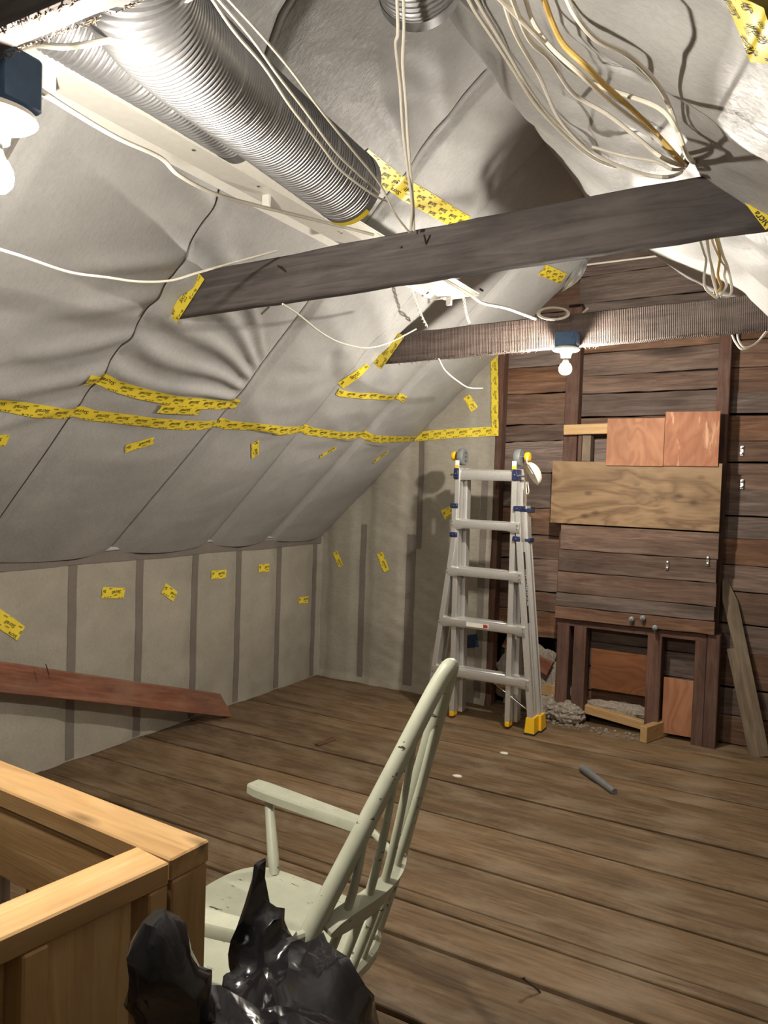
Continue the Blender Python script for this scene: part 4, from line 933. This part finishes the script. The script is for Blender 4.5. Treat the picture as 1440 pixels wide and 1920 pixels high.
cable('left cable of the hanging pair above the dark beam', [A(744, -20, 1.75), A(746, 60, 1.85), A(742, 85, 1.9), A(750, 160, 2.0), A(753, 210, 2.06), A(757, 260, 2.13), A(763, 310, 2.2), A(772, 380, 2.3), A(770, 432, 2.4)], .0042)
cable('right cable of the hanging pair above the dark beam', [A(756, -20, 1.76), A(757, 60, 1.86), A(755, 120, 1.95), A(760, 180, 2.03), A(764, 250, 2.12), A(768, 300, 2.18), A(774, 370, 2.3), A(776, 432, 2.4)], .0042)
hub = A(1296, 312, 2.55)
def rc(label, pp, mat=None, r=.005, ex=.07):
    Q = []
    for i, (x, y) in enumerate(pp):
        u = i / (len(pp) - 1); e_ = .125 + .03 * math.sin(len(label) + i); Q.append(onp(x, y, (NRX, 0, NRZ), NRX * RX + NRZ * RZ + e_))
    cable(label, Q + [hub + V((random.uniform(-.02, .03), random.uniform(-.02, .02), random.uniform(-.01, .01)))], r, mat, 10, 0 if 'short' in label else 4)
random.seed(3)
rc('leftmost white cable curving down the right slope to the bundle', [(930, -40), (965, 60), (1010, 140), (1050, 225), (1110, 285), (1180, 318), (1250, 332)])
rc('second white cable from the left on the right slope', [(945, -40), (990, 70), (1030, 110), (1075, 175), (1140, 215), (1200, 262), (1250, 300)])
rc('white cable just right of the paired slope cables', [(975, -30), (1000, 40), (1035, 90), (1090, 140), (1150, 195), (1215, 245), (1262, 292)])
rc('yellowish cable in the middle of the slope bundle', [(1010, -30), (1035, 40), (1058, 85), (1100, 125), (1140, 165), (1185, 205), (1230, 250), (1275, 300)], M_CABY, .0056)
rc('pale cable crossing the yellowish cable on the right slope', [(960, 20), (1020, 80), (1070, 130), (1120, 160), (1180, 180), (1240, 205), (1270, 245), (1290, 295)])
rc('upper right cable arching down to the bundle', [(1050, -30), (1080, 30), (1120, 75), (1180, 105), (1230, 155), (1255, 200), (1275, 260)], None, .0046)
rc('short pale cable low in the slope bundle', [(1110, 275), (1170, 292), (1230, 303), (1265, 318)], None, .0042)
cable('white cable from the far ceiling pair into the slope bundle', [A(868, -20, 1.9), A(890, 20, 1.98), A(930, 80, 2.1), A(965, 135, 2.2), A(1000, 190, 2.3), A(1040, 235, 2.4), A(1095, 285, 2.5), A(1150, 312, 2.55), A(1240, 325, 2.58)], .005, None, 10, 5)
cable('second white cable beside the one from the far ceiling', [A(882, -20, 1.9), A(905, 20, 1.98), A(950, 95, 2.12), A(985, 155, 2.24), A(1020, 205, 2.34), A(1060, 245, 2.42), A(1120, 292, 2.5), A(1200, 322, 2.56)], .005, None, 10, 5)
# loops under the beam at the right
for lb_, pp, r in (('left loop of white cable hanging under the dark beam', [(1312, 448, 2.62), (1320, 475, 2.62), (1324, 490, 2.62), (1320, 520, 2.6), (1323, 540, 2.6), (1335, 552, 2.6), (1345, 558, 2.6), (1343, 545, 2.6), (1336, 520, 2.61), (1334, 500, 2.62), (1328, 470, 2.63), (1324, 446, 2.63)], .0042),
                   ('right loop of white cable hanging under the dark beam', [(1345, 442, 2.66), (1356, 480, 2.66), (1364, 500, 2.65), (1372, 540, 2.63), (1366, 556, 2.63), (1352, 555, 2.63), (1362, 535, 2.64), (1358, 518, 2.65), (1360, 502, 2.66), (1352, 490, 2.67), (1338, 460, 2.68), (1334, 444, 2.68)], .0045),
                   ('middle loop of yellowed cable hanging under the dark beam', [(1326, 445, 2.66), (1330, 480, 2.66), (1337, 510, 2.65), (1342, 540, 2.64), (1340, 550, 2.64), (1352, 538, 2.64), (1346, 515, 2.65), (1350, 480, 2.67), (1342, 446, 2.68)], .0045)):
    cable(lb_, [A(*q) for q in pp], r, M_CABY if 'yellow' in lb_ else None)
cable('left of two white cable loops below the sawn beam at the right', [onY(1362, 610, 3.78), onY(1373, 628, 3.80), onY(1378, 640, 3.82), onY(1392, 655, 3.84), onY(1415, 645, 3.86), onY(1436, 625, 3.88), onY(1455, 605, 3.9)], .0045)
cable('right of two white cable loops below the sawn beam at the right', [onY(1382, 610, 3.79), onY(1384, 635, 3.81), onY(1396, 651, 3.83), onY(1418, 643, 3.85), onY(1440, 618, 3.87), onY(1460, 600, 3.88)], .0045)
cable('thick white cable running from the strip light to the coil', [A(826, 520, 3.3), A(850, 534, 3.35), A(880, 552, 3.42), A(905, 568, 3.48), A(950, 578, 3.56), A(1004, 598, 3.66)], .0075)
coil = []
for i in range(30):
    a = i / 30 * 2 * math.pi * 2.2 + 2.6; coil.append(at(1036 + 28 * math.cos(a) + i * .1, 588 + 11 * math.sin(a), 3.70 - .05 * math.sin(a) - .002 * i))
cable('coil of white cable in front of the sawn beam', coil, .0058, None, 4)
cable('short white cable from the beam top into the far lamp box', [A(1102, 578, 3.78), A(1093, 588, 3.76), A(1084, 605, 3.75), A(1079, 624, 3.75)], .006)
cable('thin white wire sagging below the dark beam to the sawn beam', [A(530, 570, 2.6), A(560, 590, 2.75), A(600, 622, 2.95), A(640, 643, 3.15), A(690, 652, 3.35), A(735, 640, 3.55), A(780, 617, 3.72)], .0035)
cable('straight pale wire stretched in front of the high gable boards', [onY(1095, 497, 4.9), onY(1200, 484, 4.9), onY(1300, 472, 4.9)], .006)
cable('thin white wire hanging from the sawn beam to the slope corner', [A(822, 672, 3.8), A(835, 695, 3.9), A(860, 716, 4.1), A(880, 727, 4.3), A(905, 728, 4.5)], .0035)
